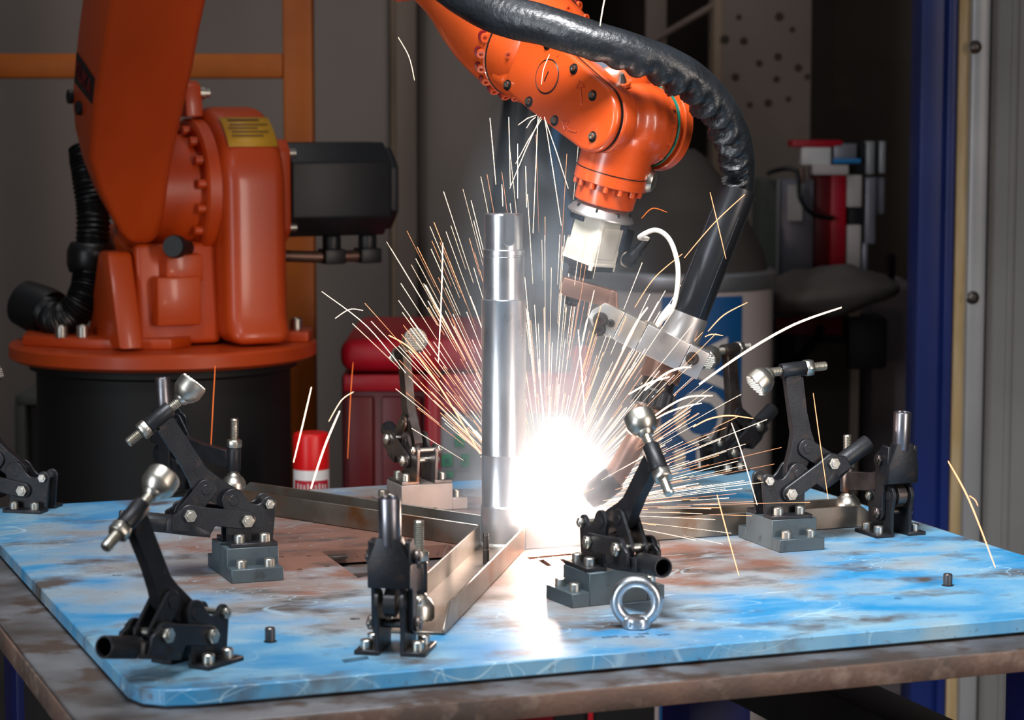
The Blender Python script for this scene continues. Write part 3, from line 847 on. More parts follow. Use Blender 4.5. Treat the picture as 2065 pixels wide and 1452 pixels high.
# details on the cover: round plug with a slot, arrows, screws in pockets
plug = (.098, .004)
gp = MB().lathe([(.0195, -.0002), (.0205, -.0010), (.0215, -.0002)], M5 @ V((plug[0], 0, plug[1])), a5, n=40)
gp.build('plug_groove', 'dark_steel', cov_o)
MB().lathe([(0, -.0012), (.0192, -.0012), (.0197, -.0002)], M5 @ V((plug[0], 0, plug[1])), a5, n=40).build('round_plug', 'orange', cov_o)
MB().box((plug[0], -.0014, plug[1]), (.0015, .0006, .013), M5 @ Matrix.Translation((0, 0, 0))).build('plug_slot', 'dark_steel', cov_o)
def pocket_screw(x, z, r=.0075):
    c = M5 @ V((x, -.0008, z))
    MB().lathe([(0, .0), (r, .0), (r * 1.05, .002)], c, a5, n=20).build('screw_pocket', 'socket_dark', cov_o)
    MB().lathe([(0, -.002), (r * .28, -.002), (r * .28, -.0035), (r * .58, -.0035), (r * .58, .001)], c + e5 * .001, a5, n=12).build('cover_screw', 'zinc', cov_o)
for x, z in ((.012, .022), (-.016, -.018), (.060, .033), (.120, .036), (.055, -.0335), (.110, -.0365), (.158, -.038)): pocket_screw(x, z, .0066)
def arrow(pts, hd):
    m = MB(); p = [M5 @ V((a, -.0006, b)) for a, b in pts]
    m.tube(spline(p, 4), .0011, 6); 
    h = [M5 @ V((a, -.0006, b)) for a, b in hd]
    m.tube(h + [h[0]], .0011, 6); m.build('raised_arrow', 'orange', cov_o, ang=60)
arrow([(.022, .004), (.030, .014), (.036, .020)], [(.036, .020), (.030, .024), (.042, .028), (.042, .016)])
arrow([(.012, -.026), (.024, -.030), (.032, -.028)], [(.032, -.034), (.042, -.027), (.032, -.022)])
# forearm body of revolution, flange ring and screws
fb = MB().lathe([(0, -.045), (.056, -.045), (.063, -.034), (.0700, -.014), (.0715, .002), (.0725, .012), (.0745, .013), (.0760, .02), (.0785, .035), (.0785, .065), (.0765, .095), (.071, .130), (.063, .165), (.057, .20), (.0535, .25), (.054, .31), (0, .31)], Fc, d4, n=72)
fbo = fb.build('forearm', 'orange', robot, ang=32)
MB().lathe([(.0720, .0095), (.0737, .011), (.0720, .0125)], Fc, d4, n=72).build('joint_ring', 'dark_steel', robot)
for k in range(22):
    a = 2 * PI * (k + .3) / 22
    rad = perp(d4)[0] * math.cos(a) + perp(d4)[1] * math.sin(a)
    c = Fc + d4 * .020 + rad * .0748
    ax_ = (rad * .55 - d4 * .85).normalized()
    pk = MB().lathe([(0, .0015), (.0078, .0015), (.0080, -.003)], c, ax_, n=14).build('screw_pocket', 'red_dark', fbo)
    MB().lathe([(0, .0022), (.0026, .0022), (.0026, .0046), (.0058, .0046), (.0058, .0)], c - d4 * .002, ax_, n=12).build('flange_screw', 'orange', pk)
for k in range(12):
    a = 2 * PI * (k + .1) / 12
    rad = perp(d4)[0] * math.cos(a) + perp(d4)[1] * math.sin(a)
    c = Fc - d4 * .024 + rad * .0660
    MB().lathe([(0, .001), (.0022, .001), (.0022, .003), (.0046, .003), (.0046, 0)], c, (rad * .5 - d4 * .85), n=12).build('neck_screw', 'orange', fbo)
# rib and elbow flange
eb = Fc + d4 * .315
elb = MB().lathe([(0, -.03), (.050, -.03), (.070, -.012), (.078, -.008), (.080, 0), (.080, .03), (.10, .06), (.105, .12), (.09, .17), (0, .17)], eb, d4, n=56).build('elbow_housing', 'orange', robot, ang=32)
for k in range(16):
    a = 2 * PI * (k + .2) / 16
    rad = perp(d4)[0] * math.cos(a) + perp(d4)[1] * math.sin(a)
    c = eb - d4 * .0085 + rad * .073
    MB().lathe([(0, .001), (.0024, .001), (.0024, .003), (.005, .003), (.005, -.002)], c, -d4 + rad * .2, n=12).build('flange_screw', 'orange', elb)
# upper arm linking the elbow to the top of the link arm, above the picture
top_l = (D(400, -300, YB - .55))
MB().tube(spline([eb + d4 * .12, eb + d4 * .30 + V((-.06, .05, .04)), top_l + V((.10, 0, .05)), top_l], 8), [.085] * 8 + [.10] * 8 + [.11] * 9, 24).build('upper_arm', 'orange_base', robot, ang=60)
# wrist casting: axis-5 housing merging into the axis-6 housing
Wc = W0 + a5 * .050
wb = MB()
wb.lathe([(0, .030), (.030, .030), (.040, .036), (.0425, .050), (.048, .060), (.0500, .075), (.0490, .090), (0, .090)], W0, a5, n=48)
wb.lathe([(0, -.010), (.030, -.010), (.040, .0), (.0435, .02), (.0425, .045), (.0425, .068), (0, .068)], Wc + a5 * .004, t6, n=48)
wb.ball(tuple(W0 + a5 * .064 + t6 * .010), .046, 28)
wb_o = wb.build('wrist_casting', 'orange', robot, ang=180)
rm = wb_o.modifiers.new('weld', 'REMESH'); rm.mode = 'VOXEL'; rm.voxel_size = .0021
s2 = wb_o.modifiers.new('soften', 'SMOOTH'); s2.factor = .6; s2.iterations = 9
me = evaluated(wb_o); me.shade_smooth()
# motor cap bulge, right end cover with green seal
c5 = W0 + a5 * .085
MB().lathe([(.0470, -.002), (.0478, -.002), (.0478, .010), (.0465, .0115), (0, .0115)], c5, a5, n=56).build('bearing_ring', 'orange', robot, ang=30)
for k in range(14):
    a = 2 * PI * k / 14
    rad = perp(a5)[0] * math.cos(a) + perp(a5)[1] * math.sin(a)
    MB().cyl(c5 + rad * .0462 + a5 * .004, c5 + rad * .0505 + a5 * .004, .003, n=10).build('ring_screw', 'orange', wb_o)
MB().lathe([(.0440, .0115), (.0490, .0115), (.0496, .0127), (.0490, .0139), (.0440, .0139)], c5, a5, n=56).build('seal_ring', 'seal_green', robot)
MB().lathe([(0, .0135), (.0445, .0135), (.0450, .020), (.0505, .0205), (.0515, .022), (.0515, .0325), (.0490, .0350), (0, .0355)], c5, a5, n=56).build('end_cover', 'orange', robot, ang=30)
# plug facing the camera, conical bushing and round blank near the fork
vw = V((.03, -1, .1)).normalized()
def facing(px, py, Y): return D(px, py, Y)
pc = D(1317, 251, 2.862)
pk = MB().lathe([(.0068, .0), (.0092, -.0025), (.0112, .0), (.0092, .001)], pc, V((.35, -.9, .12)), n=28).build('plug_groove', 'dark_steel', wb_o)
MB().lathe([(0, .001), (.0020, .001), (.0024, .0030), (.0072, .0030), (.0078, -.002)], pc, V((.35, -.9, .12)), n=28).build('access_plug', 'orange', wb_o, ang=30)
MB().lathe([(0, 0), (.0020, .0), (.0020, .0008), (0, .0008)], pc + V((.35, -.9, .12)).normalized() * .0010, V((.35, -.9, .12)), n=16).build('plug_socket', 'socket_dark', wb_o)
cn = D(1254, 168, 2.872)
MB().lathe([(.0085, 0), (.0095, -.004), (.0110, 0), (.0095, .003)], cn, V((.05, -.55, .8)), n=20).build('bushing_seat', 'orange', robot)
MB().lathe([(.0075, -.008), (.0072, 0), (.0028, .013), (0, .013)], cn, V((-.05, -.45, .85)), n=9).build('conical_bushing', 'zinc', robot, ang=15)
bk = D(1207, 134, 2.905)
MB().lathe([(0, .006), (.0115, .006), (.0118, .0), (.0118, -.02), (0, -.02)], bk, V((-.05, -.9, .25)), n=28).build('round_blank', 'slate_plastic', robot, ang=30)
hump = MB(); hump.ball(tuple(D(1240, 172, 2.925)), .036, 24, sq=(1.2, 1, 1)); hump.ball(tuple(D(1205, 150, 2.95)), .034, 24)
hump.build('wrist_shoulder', 'orange', robot, ang=180)
# axis-6 flange with its crown of screws
s6 = Wc + a5 * .004
MB().lathe([(.0415, .060), (.0432, .061), (.0432, .0745), (.0420, .0755), (0, .0755)], s6, t6, n=56).build('flange_collar', 'orange', robot, ang=30)
MB().lathe([(.0437, .0598), (.0437, .0608), (.0425, .0608)], s6, t6, n=56).build('collar_joint', 'dark_steel', robot)
drive = MB().lathe([(0, .073), (.0360, .073), (.0360, .079), (.0368, .083), (.0360, .099), (.0345, .1005), (0, .1005)], s6, t6, n=56).build('flange_drive', 'orange', robot, ang=30)
for k in range(14):
    a = 2 * PI * (k + .25) / 14
    u_, w_ = perp(t6); rad = u_ * math.cos(a) + w_ * math.sin(a)
    MB().cyl(s6 + rad * .0392 + t6 * .074, s6 + rad * .0392 + t6 * .0825, .0036, n=10).build('crown_screw', 'orange', drive, bevel=.0006, segs=1)
kb = D(1308, 364, 2.90)
MB().lathe([(0, -.02), (.0165, -.02), (.0165, 0), (0, 0)], kb, V((.93, -.2, -.22)), n=28).build('plug_boss', 'orange', robot, bevel=.002)
MB().lathe([(.0145, -.001), (.0145, .002), (.0125, .006), (.007, .0085), (0, .009)], kb, V((.93, -.2, -.22)), n=28).build('chrome_plug', 'zinc', robot)
flange_end = s6 + t6 * .1005

# ------------------------------------------------------------------ welding torch on the flange
torch = empty('welding_torch', flange_end, 'welding torch with black tube, aluminium bracket and bent copper-coloured neck', 'torch', world_parts=True)
s7 = flange_end
ap = MB().lathe([(0, 0), (.0275, 0), (.0300, .0008), (.0405, .0125), (.0408, .0140), (.0395, .0155), (0, .0155)], s7, t6, n=56).build('adapter_plate', 'brushed_alu', torch, ang=25)
for k in range(8):
    a = 2 * PI * (k + .3) / 8; u_, w_ = perp(t6); rad = u_ * math.cos(a) + w_ * math.sin(a)
    MB().cyl(s7 + rad * .0345 + t6 * .003, s7 + rad * .036 + t6 * .007, .0014, n=8).build('vent_hole', 'socket_dark', ap)
# collision sensor: pale box turned with an edge to the camera
ez = -t6
toward = (V((0, -1, 0)) - ez * V((0, -1, 0)).dot(ez)).normalized()
sidev = toward.cross(ez).normalized()
if sidev.x < 0: sidev = -sidev
ang_b = math.radians(40)
bx = (toward * math.sin(ang_b) + sidev * math.cos(ang_b)).normalized()       # normal of the right face
by = (toward * math.cos(ang_b) - sidev * math.sin(ang_b)).normalized()       # normal of the left face
b0 = s7 + t6 * .0155
Mb = frame(b0, x=bx, y=-by, z=-t6)
HB = .0245
def bxf(lo, hi, name, m_, par, bev=.001):
    return MB().bb(lo, hi, Mb).build(name, m_, par, bevel=bev)
def octb(g): return [(-HB + g, -HB), (HB - g, -HB), (HB, -HB + g), (HB, HB - g), (HB - g, HB), (-HB + g, HB), (-HB, HB - g), (-HB, -HB + g)]
tb = MB().add(*(lambda t: (t.v, t.f))(flat(octb(.0035), -.056, 0)), M=Mb)
sens = tb.build('collision_sensor', 'white_body', torch, bevel=.0008)
tb = MB().add(*(lambda t: (t.v, t.f))(flat(octb(.003), -.0632, -.0555)), M=Mb @ Matrix.Diagonal((.97, .97, 1, 1)))
tb.build('sensor_foot', 'dark_steel', torch, bevel=.001)
tb = MB().add(*(lambda t: (t.v, t.f))(flat([(a * 1.02, b * 1.02) for a, b in octb(.0035)], -.0565, -.0525)), M=Mb)
tb.build('sensor_lip', 'white_body', torch, bevel=.0006)
# slate corner clips (an L on each visible face) and a panel line
for lo, hi in (((-HB - .0006, -HB - .0022, -.009), (-HB + .021, -HB + .001, -.003)), ((-HB - .0006, -HB - .0022, -.030), (-HB + .007, -HB + .001, -.003)),
               ((HB - .001, HB - .013, -.009), (HB + .0022, HB + .0006, -.003)), ((HB - .001, HB - .0055, -.036), (HB + .0022, HB + .0006, -.003))):
    bxf(lo, hi, 'corner_clip', 'slate_plastic', sens, .0006)
for lo, hi in (((HB - .0005, -HB + .006, -.008), (HB + .0002, -HB + .0064, -.047)), ((HB - .0005, HB - .010, -.008), (HB + .0002, HB - .0096, -.047)), ((HB - .0005, -HB + .006, -.0474), (HB + .0002, HB - .0096, -.047)), ((HB - .0005, -HB + .006, -.008), (HB + .0002, HB - .0096, -.0076))):
    bxf([min(a, b) for a, b in zip(lo, hi)], [max(a, b) for a, b in zip(lo, hi)], 'panel_line', 'ctrl_grey', sens, 0)
for u, v in ((HB - .002, -HB + .002), (HB - .003, HB - .003)):
    c = Mb @ V((u, v, -.0565)); MB().cyl(c, c + t6 * .005, .0028, n=12).build('sensor_screw', 'white_body', sens)
# connector on the right flank with its right-angle plug
bxf((-.006, HB, -.052), (HB - .001, HB + .020, -.010), 'connector_block', 'black_plastic', torch, .002)
pc = Mb @ V((HB + .004, HB + .012, -.044))
fwd = (bx * .8 + by * .35).normalized()
cp = MB().lathe([(.0095, -.010), (.0100, 0), (.0080, .001)], pc, fwd, n=24).build('connector_nut', 'zinc', torch, ang=30)
MB().lathe([(0, .011), (.003, .011), (.0035, .010), (.0055, .010), (.006, .011), (.0078, .011), (.0085, .009), (.0085, -.002)], pc, fwd, n=24).build('plug_body', 'black_plastic', torch, ang=30)
up = (ez * .86 + sidev * .42).normalized()
plug_top = pc + fwd * .004 + up * .036
MB().lathe([(.0078, 0), (.0078, .014), (.0058, .016), (.0052, .030), (.0036, .036)], pc + fwd * .004, up, n=18).build('plug_boot', 'black_plastic', torch, ang=30)
# shaft and lever plate under the sensor
cshaft = s7 + t6 * .078 - sidev * .006
MB().lathe([(.0175, 0), (.0175, .004), (.0155, .005), (.0155, .013), (0, .013)], cshaft, t6, n=32).build('swivel_shaft', 'dark_steel', torch, ang=30)
lev0 = D(1148, 578, 2.885); lev1 = D(1222, 598, 2.885)
lx = (lev1 - lev0).normalized()
Ml = frame(lev0, x=lx, y=V((0, 1, 0)), z=None)
lvp = MB().bb((-.010, -.022, -.0105), (.050, .012, .0105), Ml)
lvp.prism([(.048, -.0105), (.062, -.026), (.066, -.022), (.056, .0105), (.048, .0105)], -.022, .012, Ml)
lvp.build('lever_block', 'copper_steel', torch, bevel=.0015)
lb = D(1158, 588, 2.875)
m = MB(); m.hexa(lb, lb + t6 * .012, .0095); m.cyl(lb + t6 * .011, lb + t6 * .017, .007, n=16)
m.build('lever_bolt', 'dark_steel', torch, bevel=.0008)
# aluminium bracket bar
q0 = D(1180, 640, 2.86); q1 = D(1412, 727, 2.86)
bxv = (D(1414, 690, 2.86) - D(1222, 597, 2.86)).normalized()
Mbar = frame(D(1300, 680, 2.865), x=bxv, y=V((0.12, 1, 0)), z=None)
zdir = Mbar.to_3x3() @ V((0, 0, 1))
L0, L1, HZ = -.070, .0785, .0175
bar = MB()
bar.prism([(L0 + .012, -HZ), (-.0335, -HZ), (-.0335, HZ), (L0 + .010, HZ), (L0, .003), (L0, -.006)], -.012, .014, Mbar)
bar_o = bar.build('bracket_lug', 'bright_alu', torch, bevel=.001)
MB().bb((-.0330, -.0125, -HZ), (-.0035, .016, HZ), Mbar).build('bracket_spacer', 'bright_alu', torch, bevel=.0012)
MB().bb((-.0030, -.0130, -HZ), (.0530, .030, HZ), Mbar).build('clamp_block', 'brushed_alu', torch, bevel=.0012)
endb = MB().bb((.0535, -.0128, -HZ), (L1, .030, HZ), Mbar).build('clamp_end', 'brushed_alu', torch, bevel=.0012)
yv = -(Mbar.to_3x3() @ V((0, 1, 0)))
def face_screw(px, py, r, par):
    c = D(px, py, 2.852); loc = Mbar.inverted() @ c; c = Mbar @ V((loc.x, -.0128, loc.z))
    MB().lathe([(r * 1.35, 0), (r * 1.35, .0012), (r, .0015), (r, .004), (r * .5, .004), (r * .5, .001), (0, .001)], c, yv, n=18).build('socket_screw', 'worn_steel', par, ang=30)
face_screw(1211, 645, .0068, bar_o); face_screw(1208, 664, .0062, bar_o); face_screw(1232, 652, .0036, bar_o); face_screw(1396, 723, .0060, endb)
# torch body: tube, ferrule, collar, ribbed nut, bent neck
T0 = D(1488, 385, 2.885); T1 = D(1382, 655, 2.880)
td = (T1 - T0).normalized()
MB().lathe([(.0195, -.004), (.0215, -.004), (.0222, .0), (.0222, (T1 - T0).length - .012), (.0212, (T1 - T0).length - .010), (.0195, (T1 - T0).length - .010), (.019, .06), (.0195, -.004)], T0, td, n=44).build('torch_tube', 'torch_black', torch, ang=30)
Lt = (T1 - T0).length
u_, w_ = perp(td)
for a in (70, 110, 150, 200, 250, 330):
    rad = u_ * math.cos(math.radians(a)) + w_ * math.sin(math.radians(a))
    MB().tube([T0 + rad * .0219 + td * .03, T0 + rad * .0219 + td * (Lt - .012)], .0009, 6).build('tube_rib', 'torch_black', torch)
MB().lathe([(.0205, Lt - .014), (.0235, Lt - .013), (.0238, Lt - .01), (.0238, Lt + .026), (0, Lt + .026)], T0, td, n=40).build('ferrule', 'brushed_alu', torch, ang=30)
N0 = D(1338, 738, 2.889)
n1 = (D(1322, 805, 2.88) - N0).normalized(); n1 = (n1 * .6 + td * .4).normalized()
MB().lathe([(0, -.008), (.0240, -.008), (.0240, .016), (.0238, .018), (0, .018)], N0, n1, n=40).build('lower_collar', 'copper_steel', torch, ang=30)
MB().lathe([(0, .017), (.0200, .017), (.0200, .030), (0, .030)], N0, n1, n=36).build('collar_step', 'dark_steel', torch, ang=30)
nutp = N0 + n1 * .030
nt = MB().lathe([(0, 0), (.0215, 0), (.0235, .003), (.0235, .020), (.0215, .023), (0, .023)], nutp, n1, n=36).build('ribbed_nut', 'black_plastic', torch, ang=30)
u_, w_ = perp(n1)
for k in range(16):
    a = 2 * PI * k / 16; rad = u_ * math.cos(a) + w_ * math.sin(a)
    MB().tube([nutp + rad * .0238 + n1 * .003, nutp + rad * .0238 + n1 * .020], .0022, 6).build('nut_rib', 'black_plastic', nt)
ne = nutp + n1 * .022
np_ = spline([ne, ne + n1 * .02, D(1272, 905, 2.868), D(1243, 955, 2.870), D(1212, 990, 2.872)], 8)
MB().tube(np_, [.0165] * 4 + [.0135] * (len(np_) - 4), 20).build('swan_neck', 'copper_steel', torch, ang=50)
nz0 = D(1225, 976, 2.871); nz1 = D(1150, 1036, 2.874)
dn = (nz1 - nz0).normalized()
MB().lathe([(.0150, -.012), (.0165, -.008), (.0165, .018), (.0150, .022), (.0130, .030), (.0105, .030), (.0100, .0), (0, .0)], nz0, dn, n=28).build('gas_nozzle', 'dark_steel', torch, ang=30)
MB().cyl(nz0, nz0 + dn * .034, .004, .003, n=12).build('contact_tip', 'copper_steel', torch)

# ------------------------------------------------------------------ hose sleeve and sensor cable
hc = [eb + d4 * .16 + V((.02, -.04, .150)), eb + V((.02, -.05, .125)), D(800, -135, 3.08), D(872, -62, 2.96), D(935, -12, 2.90), D(1010, 28, 2.855), D(1100, 52, 2.825), D(1190, 80, 2.81), D(1290, 112, 2.81), D(1380, 152, 2.82), D(1445, 212, 2.84), D(1480, 280, 2.86), D(1492, 340, 2.88), D(1490, 392, 2.886)]
hr = [.026, .026, .026, .026, .0255, .025, .0235, .0225, .0225, .0222, .021, .0200, .0180, .0165]
hpts = spline(hc, 14)
N_ = len(hpts)
def lerp_list(L, t):
    x = t * (len(L) - 1); i = min(int(x), len(L) - 2); return L[i] + (L[i + 1] - L[i]) * (x - i)
m = MB(); nseg = 40; vs = []; fs = []
u = None
for i, p in enumerate(hpts):
    tan = (hpts[min(i + 1, N_ - 1)] - hpts[max(i - 1, 0)]).normalized()
    inn = V((-.55, 0, -.83)); inn = (inn - tan * inn.dot(tan)).normalized()      # inner side of the bend
    ww = tan.cross(inn)
    s = i / (N_ - 1); r = lerp_list(hr, s)
    wr = max(0, min(1, (s - .53) / .16))                                          # pleats bunch up along the bend
    for k in range(nseg):
        a = 2 * PI * k / nseg; ca = math.cos(a)
        side = max(0, ca + .15)
        dd = wr * side * (.0056 * math.sin(i * 1.02 + 1.5 * math.sin(a * 2)) + .002 * math.sin(i * .47))
        dd += .0009 * noise.noise(V((s * 30, ca * 2, math.sin(a) * 2)))
        vs.append(p + (inn * ca + ww * math.sin(a)) * (r + dd))
for i in range(N_ - 1):
    for k in range(nseg):
        fs.append((i * nseg + k, i * nseg + (k + 1) % nseg, (i + 1) * nseg + (k + 1) % nseg, (i + 1) * nseg + k))
hose = empty('torch_hose', hpts[0], 'thick black leather-sleeved hose arching over the robot wrist into the torch', 'hose', world_parts=True)
m.add(vs, fs).build('sleeve', 'leather', hose, ang=60)
sw = MB().tube([hpts[-1] - (hpts[-1] - hpts[-4]).normalized() * .012, hpts[-1] + td * .03], .0125, 18).build('inner_cable', 'rubber', hose)
cab = spline([plug_top - up * .002, D(1290, 478, 2.84), D(1322, 464, 2.835), D(1350, 483, 2.835), D(1366, 530, 2.835), D(1366, 580, 2.835), D(1356, 622, 2.836), D(1335, 645, 2.838), D(1326, 655, 2.839), D(1336, 636, 2.838), D(1353, 615, 2.836)], 10)
cb = tag(MB().tube(cab, .0029, 10).build('sensor_cable', 'cable_white'), 'thin white cable looping from the pale sensor box to the torch', 'cable')
# ------------------------------------------------------------------ background of the workshop
def slab(px0, py0, px1, py1, Y, dep, floor=False, m=None):
    """upright box whose front face spans these places at distance Y"""
    ym = 600 if py0 < -1000 else (py0 + py1) / 2
    a, b = D(px0, ym, Y), D(px1, ym, Y)
    z1 = D(px0, py0, Y).z; z0 = 0 if floor else D(px0, py1, Y).z
    return (m or MB()).bb((a.x, Y, z0), (b.x, Y + dep, z1))
def thing(name, ref, label, cat, group=None):
    return empty(name, ref, label, cat, group, world_parts=True)
def foot(px, py, Y):
    p = D(px, py, Y); p.z = 0; return p
# orange safety frame behind the robot
YO = 5.05
fr = thing('safety_frame', foot(604, 500, YO), 'ochre-orange tubular steel frame standing behind the robot', 'frame')
a, b = D(572, 350, YO), D(632, 350, YO)
MB().bb((a.x, YO, 0), (b.x, YO + .06, 2.4)).build('upright', 'orange_frame', fr, bevel=.006)
zt, zb_ = D(480, 108, YO).z, D(480, 158, YO).z
MB().bb((D(-90, 130, YO).x, YO + .002, zb_), (a.x, YO + .058, zt)).build('cross_rail', 'orange_frame', fr, bevel=.006)
MB().bb((D(-90, 130, YO).x - .06, YO, 0), (D(-90, 130, YO).x, YO + .06, 2.4)).build('upright', 'orange_frame', fr, bevel=.006)
# pale column against the grey wall
YC = 6.5
c = thing('wall_column', foot(818, 400, YC), 'pale slim column against the grey back wall left of the wrist', 'column')
slab(800, -2300, 842, 900, YC, .09, True).build('column_shaft', 'beige_dark', c, bevel=.004)
slab(790, -2300, 800, 900, YC + .04, .05, True).build('edge_strip', 'beige', c, bevel=.002)
# grey wall sheets hang on the back wall
for i, (x0, x1) in enumerate(((-420, 250), (254, 787), (845, 1070))):
    slab(x0, -2300, x1, 1000, 6.575, .022, True).build('wall_sheet', 'wall_grey', bpy.data.objects['wall_back'], bevel=.003)
# dark cable bundle hanging behind the shaft
bp = [D(1070, -2300, 5.9), D(1066, -600, 5.9), D(1060, -120, 5.9), D(1052, 60, 5.9), D(1042, 200, 5.9), D(1026, 330, 5.9), D(1012, 450, 5.9), D(1000, 620, 5.9), D(995, 900, 5.9)]
bp.append(V((bp[-1].x, bp[-1].y, .02)))
tag(MB().tube(spline(bp, 6), .034, 14).build('cable_bundle', 'rubber'), 'dark cable bundle hanging behind the top of the shaft', 'cable')
bp = [D(1170, -2300, 5.7), D(1160, -600, 5.7), D(1150, -120, 5.7), D(1130, 200, 5.7), D(1118, 330, 5.7), D(1150, 440, 5.7), D(1168, 600, 5.7)]; bp.append(V((bp[-1].x, 5.7, .02)))
tag(MB().tube(spline(bp, 6), .012, 10).build('air_line', 'pipe_blue'), 'thin blue air line hanging behind the robot wrist', 'hose')
# slim pale post, slanted rod, spotted column
p_ = thing('slim_post', foot(1320, 40, 6.4), 'slim beige post behind the black hose', 'post')
slab(1300, -2300, 1341, 700, 6.4, .06, True).build('post_shaft', 'beige_dark', p_, bevel=.003)
tag(MB().tube([D(1322, 80, 6.38), D(1480, -14, 6.25)], .0085, 10).build('brace_rod', 'beige_dark'), 'thin slanted brace rod crossing behind the black hose', 'rod')
sc_ = thing('spotted_column', foot(1535, 200, 6.2), 'broad beige column dotted with dark round holes', 'column')
cs = slab(1452, -2300, 1630, 900, 6.2, .25, True).build('column_face', 'beige_dark', sc_, bevel=.003)
slab(1437, -2300, 1452, 900, 6.21, .2, True).build('column_flange', 'beige', sc_, bevel=.003)
for x, y, r in ((1490, 35, 6), (1572, 34, 9), (1462, 80, 9), (1500, 83, 8), (1569, 115, 8), (1531, 128, 7), (1610, 137, 8), (1566, 160, 7), (1483, 156, 8), (1549, 208, 8), (1512, 212, 6), (1598, 60, 6), (1590, 200, 6), (1628, 155, 6)):
    c = D(x, y, 6.2)
    MB().lathe([(0, 0), (mm(r, 6.2), 0), (mm(r, 6.2) * 1.08, .002)], c - V((0, .0006, 0)), V((0, 1, 0)), n=16).build('punched_hole', 'spot_dark', sc_)
# right-hand doorway: blue post, timber strip, steel strip with dome bolts, grey panel
YR = 4.55
S(slab(1850, -2300, 1903, 1500, YR, .12, True).build('trim_1', 'post_blue', bevel=.002))
S(slab(1903.5, -2300, 1922, 1500, YR - .02, .12, True).build('trim_2', 'post_blue', bevel=.004))
S(slab(1922.5, -2300, 1949, 1500, YR - .01, .05, True).build('trim_3', 'wood_trim', bevel=.003))
st = S(slab(1949.5, -2300, 1988, 1500, YR - .03, .05, True).build('trim_4', 'strip_grey', bevel=.008))
for y, x in ((95, 1966), (600, 1961)):
    c = D(x, y, YR - .03)
    q = MB().lathe([(.0125, 0), (.0125, .002), (.0098, .003), (.0085, .0075), (.005, .0098), (.003, .0098), (.002, .007), (0, .007)], c, V((0, -1, 0)), n=20).build('dome_bolt', 'worn_steel', st)
pw = slab(1988.5, -2300, 2400, 1500, YR, .06, True)
pw = S(MB().bb((D(1988.5, 600, YR).x, YR, 0), (3.4, YR + .06, 4.2)).build('wall_panel', 'panel_grey', bevel=.003))
for x in (2030,):
    slab(x, -2300, x + 14, 1500, YR - .004, .006, True).build('panel_rib', 'panel_grey', pw, bevel=.002)
# low frame at far left under the robot
lf = thing('low_cabinet', foot(60, 900, 5.3), 'dark low cabinet with a grey frame left of the robot pedestal', 'cabinet')
slab(52, 818, 150, 1010, 5.33, .3, True).build('cabinet_body', 'dark_machine', lf, bevel=.003)
slab(30, 797, 150, 817, 5.3, .33).build('cabinet_top', 'green_grey', lf, bevel=.003)
slab(30, 817, 52, 1010, 5.3, .33, True).build('side_frame', 'green_grey', lf, bevel=.003)
# red welding machine behind the table
YM = 4.45
rm_ = thing('red_machine', foot(830, 900, YM), 'red welding machine with rounded lid and green sockets behind the table', 'machine')
slab(690, 752, 1190, 1200, YM, .5, True).build('body', 'red_dark', rm_, bevel=.01)
t = slab(685, 684, 1010, 752, YM - .03, .5).build('lid', 'red_machine', rm_, bevel=.025, segs=4)
slab(692, 756, 858, 790, YM - .02, .03).build('lid_strip', 'red_machine', rm_, bevel=.004)
slab(700, 800, 752, 1150, YM - .012, .02).build('door_panel', 'red_dark', rm_, bevel=.004)
slab(770, 800, 850, 1150, YM - .012, .02).build('door_panel', 'red_dark', rm_, bevel=.004)
slab(856, 756, 889, 1200, YM - .06, .06, True).build('front_pillar', 'red_machine', rm_, bevel=.012, segs=3)
slab(889, 756, 1190, 835, YM - .06, .06).build('front_header', 'red_machine', rm_, bevel=.012, segs=3)
slab(1152, 700, 1192, 1000, YM - .05, .05).build('front_pillar', 'red_machine', rm_, bevel=.012, segs=3)
cp_ = slab(886, 838, 1150, 1150, YM - .045, .05).build('control_panel', 'ctrl_grey', rm_, bevel=.004)
for x0, y0, x1, y1 in ((917, 878, 937, 902), (890, 917, 913, 942), (888, 951, 914, 965), (930, 917, 946, 942)):
    s_ = slab(x0, y0, x1, y1, YM - .055, .015).build('socket_cover', 'green', cp_, bevel=.002)
    slab(x0 + (x1 - x0) * .32, y0 + (y1 - y0) * .3, x1 - (x1 - x0) * .32, y1 - (y1 - y0) * .3, YM - .057, .004).build('socket_hole', 'seal_green', s_)
slab(888, 944, 950, 949, YM - .05, .01).build('panel_groove', 'steel_panel', cp_)
# spray can on a dark stool
YS = 3.98
st_ = thing('tool_stool', foot(628, 900, YS), 'dark square stool behind the table carrying the spray can', 'stool')
sx = D(628, 980, YS).x; zs = D(628, 872, YS).z - .195
MB().bb((sx - .11, YS - .12, zs - .025), (sx + .10, YS + .12, zs)).build('seat', 'pedestal_black', st_, bevel=.004)
for i in (-.09, .08):
    for j in (-.10, .10): MB().bb((sx + i - .012, YS + j - .012, 0), (sx + i + .012, YS + j + .012, zs - .025)).build('leg', 'pedestal_black', st_)
can = empty('spray_can', (sx, YS, zs), 'white spray can with a red cap and red lettering behind the table', 'spray can')
MB().lathe([(.026, 0), (.0300, .002), (.0300, .134), (.0285, .140), (0, .140)], n=36).build('can_body', 'can_white', can, ang=30)
MB().lathe([(.0302, .135), (.0302, .188), (.0285, .193), (.026, .195), (0, .195)], n=36).build('cap', 'red_cap', can, ang=30)
band = MB(); vs = []; fs = []
for i in range(17):
    a = math.radians(-150 + 130 * i / 16)
    for z in (.098, .118): vs.append((.0303 * math.cos(a), .0303 * math.sin(a), z))
for i in range(16): fs.append((2 * i, 2 * i + 2, 2 * i + 3, 2 * i + 1))
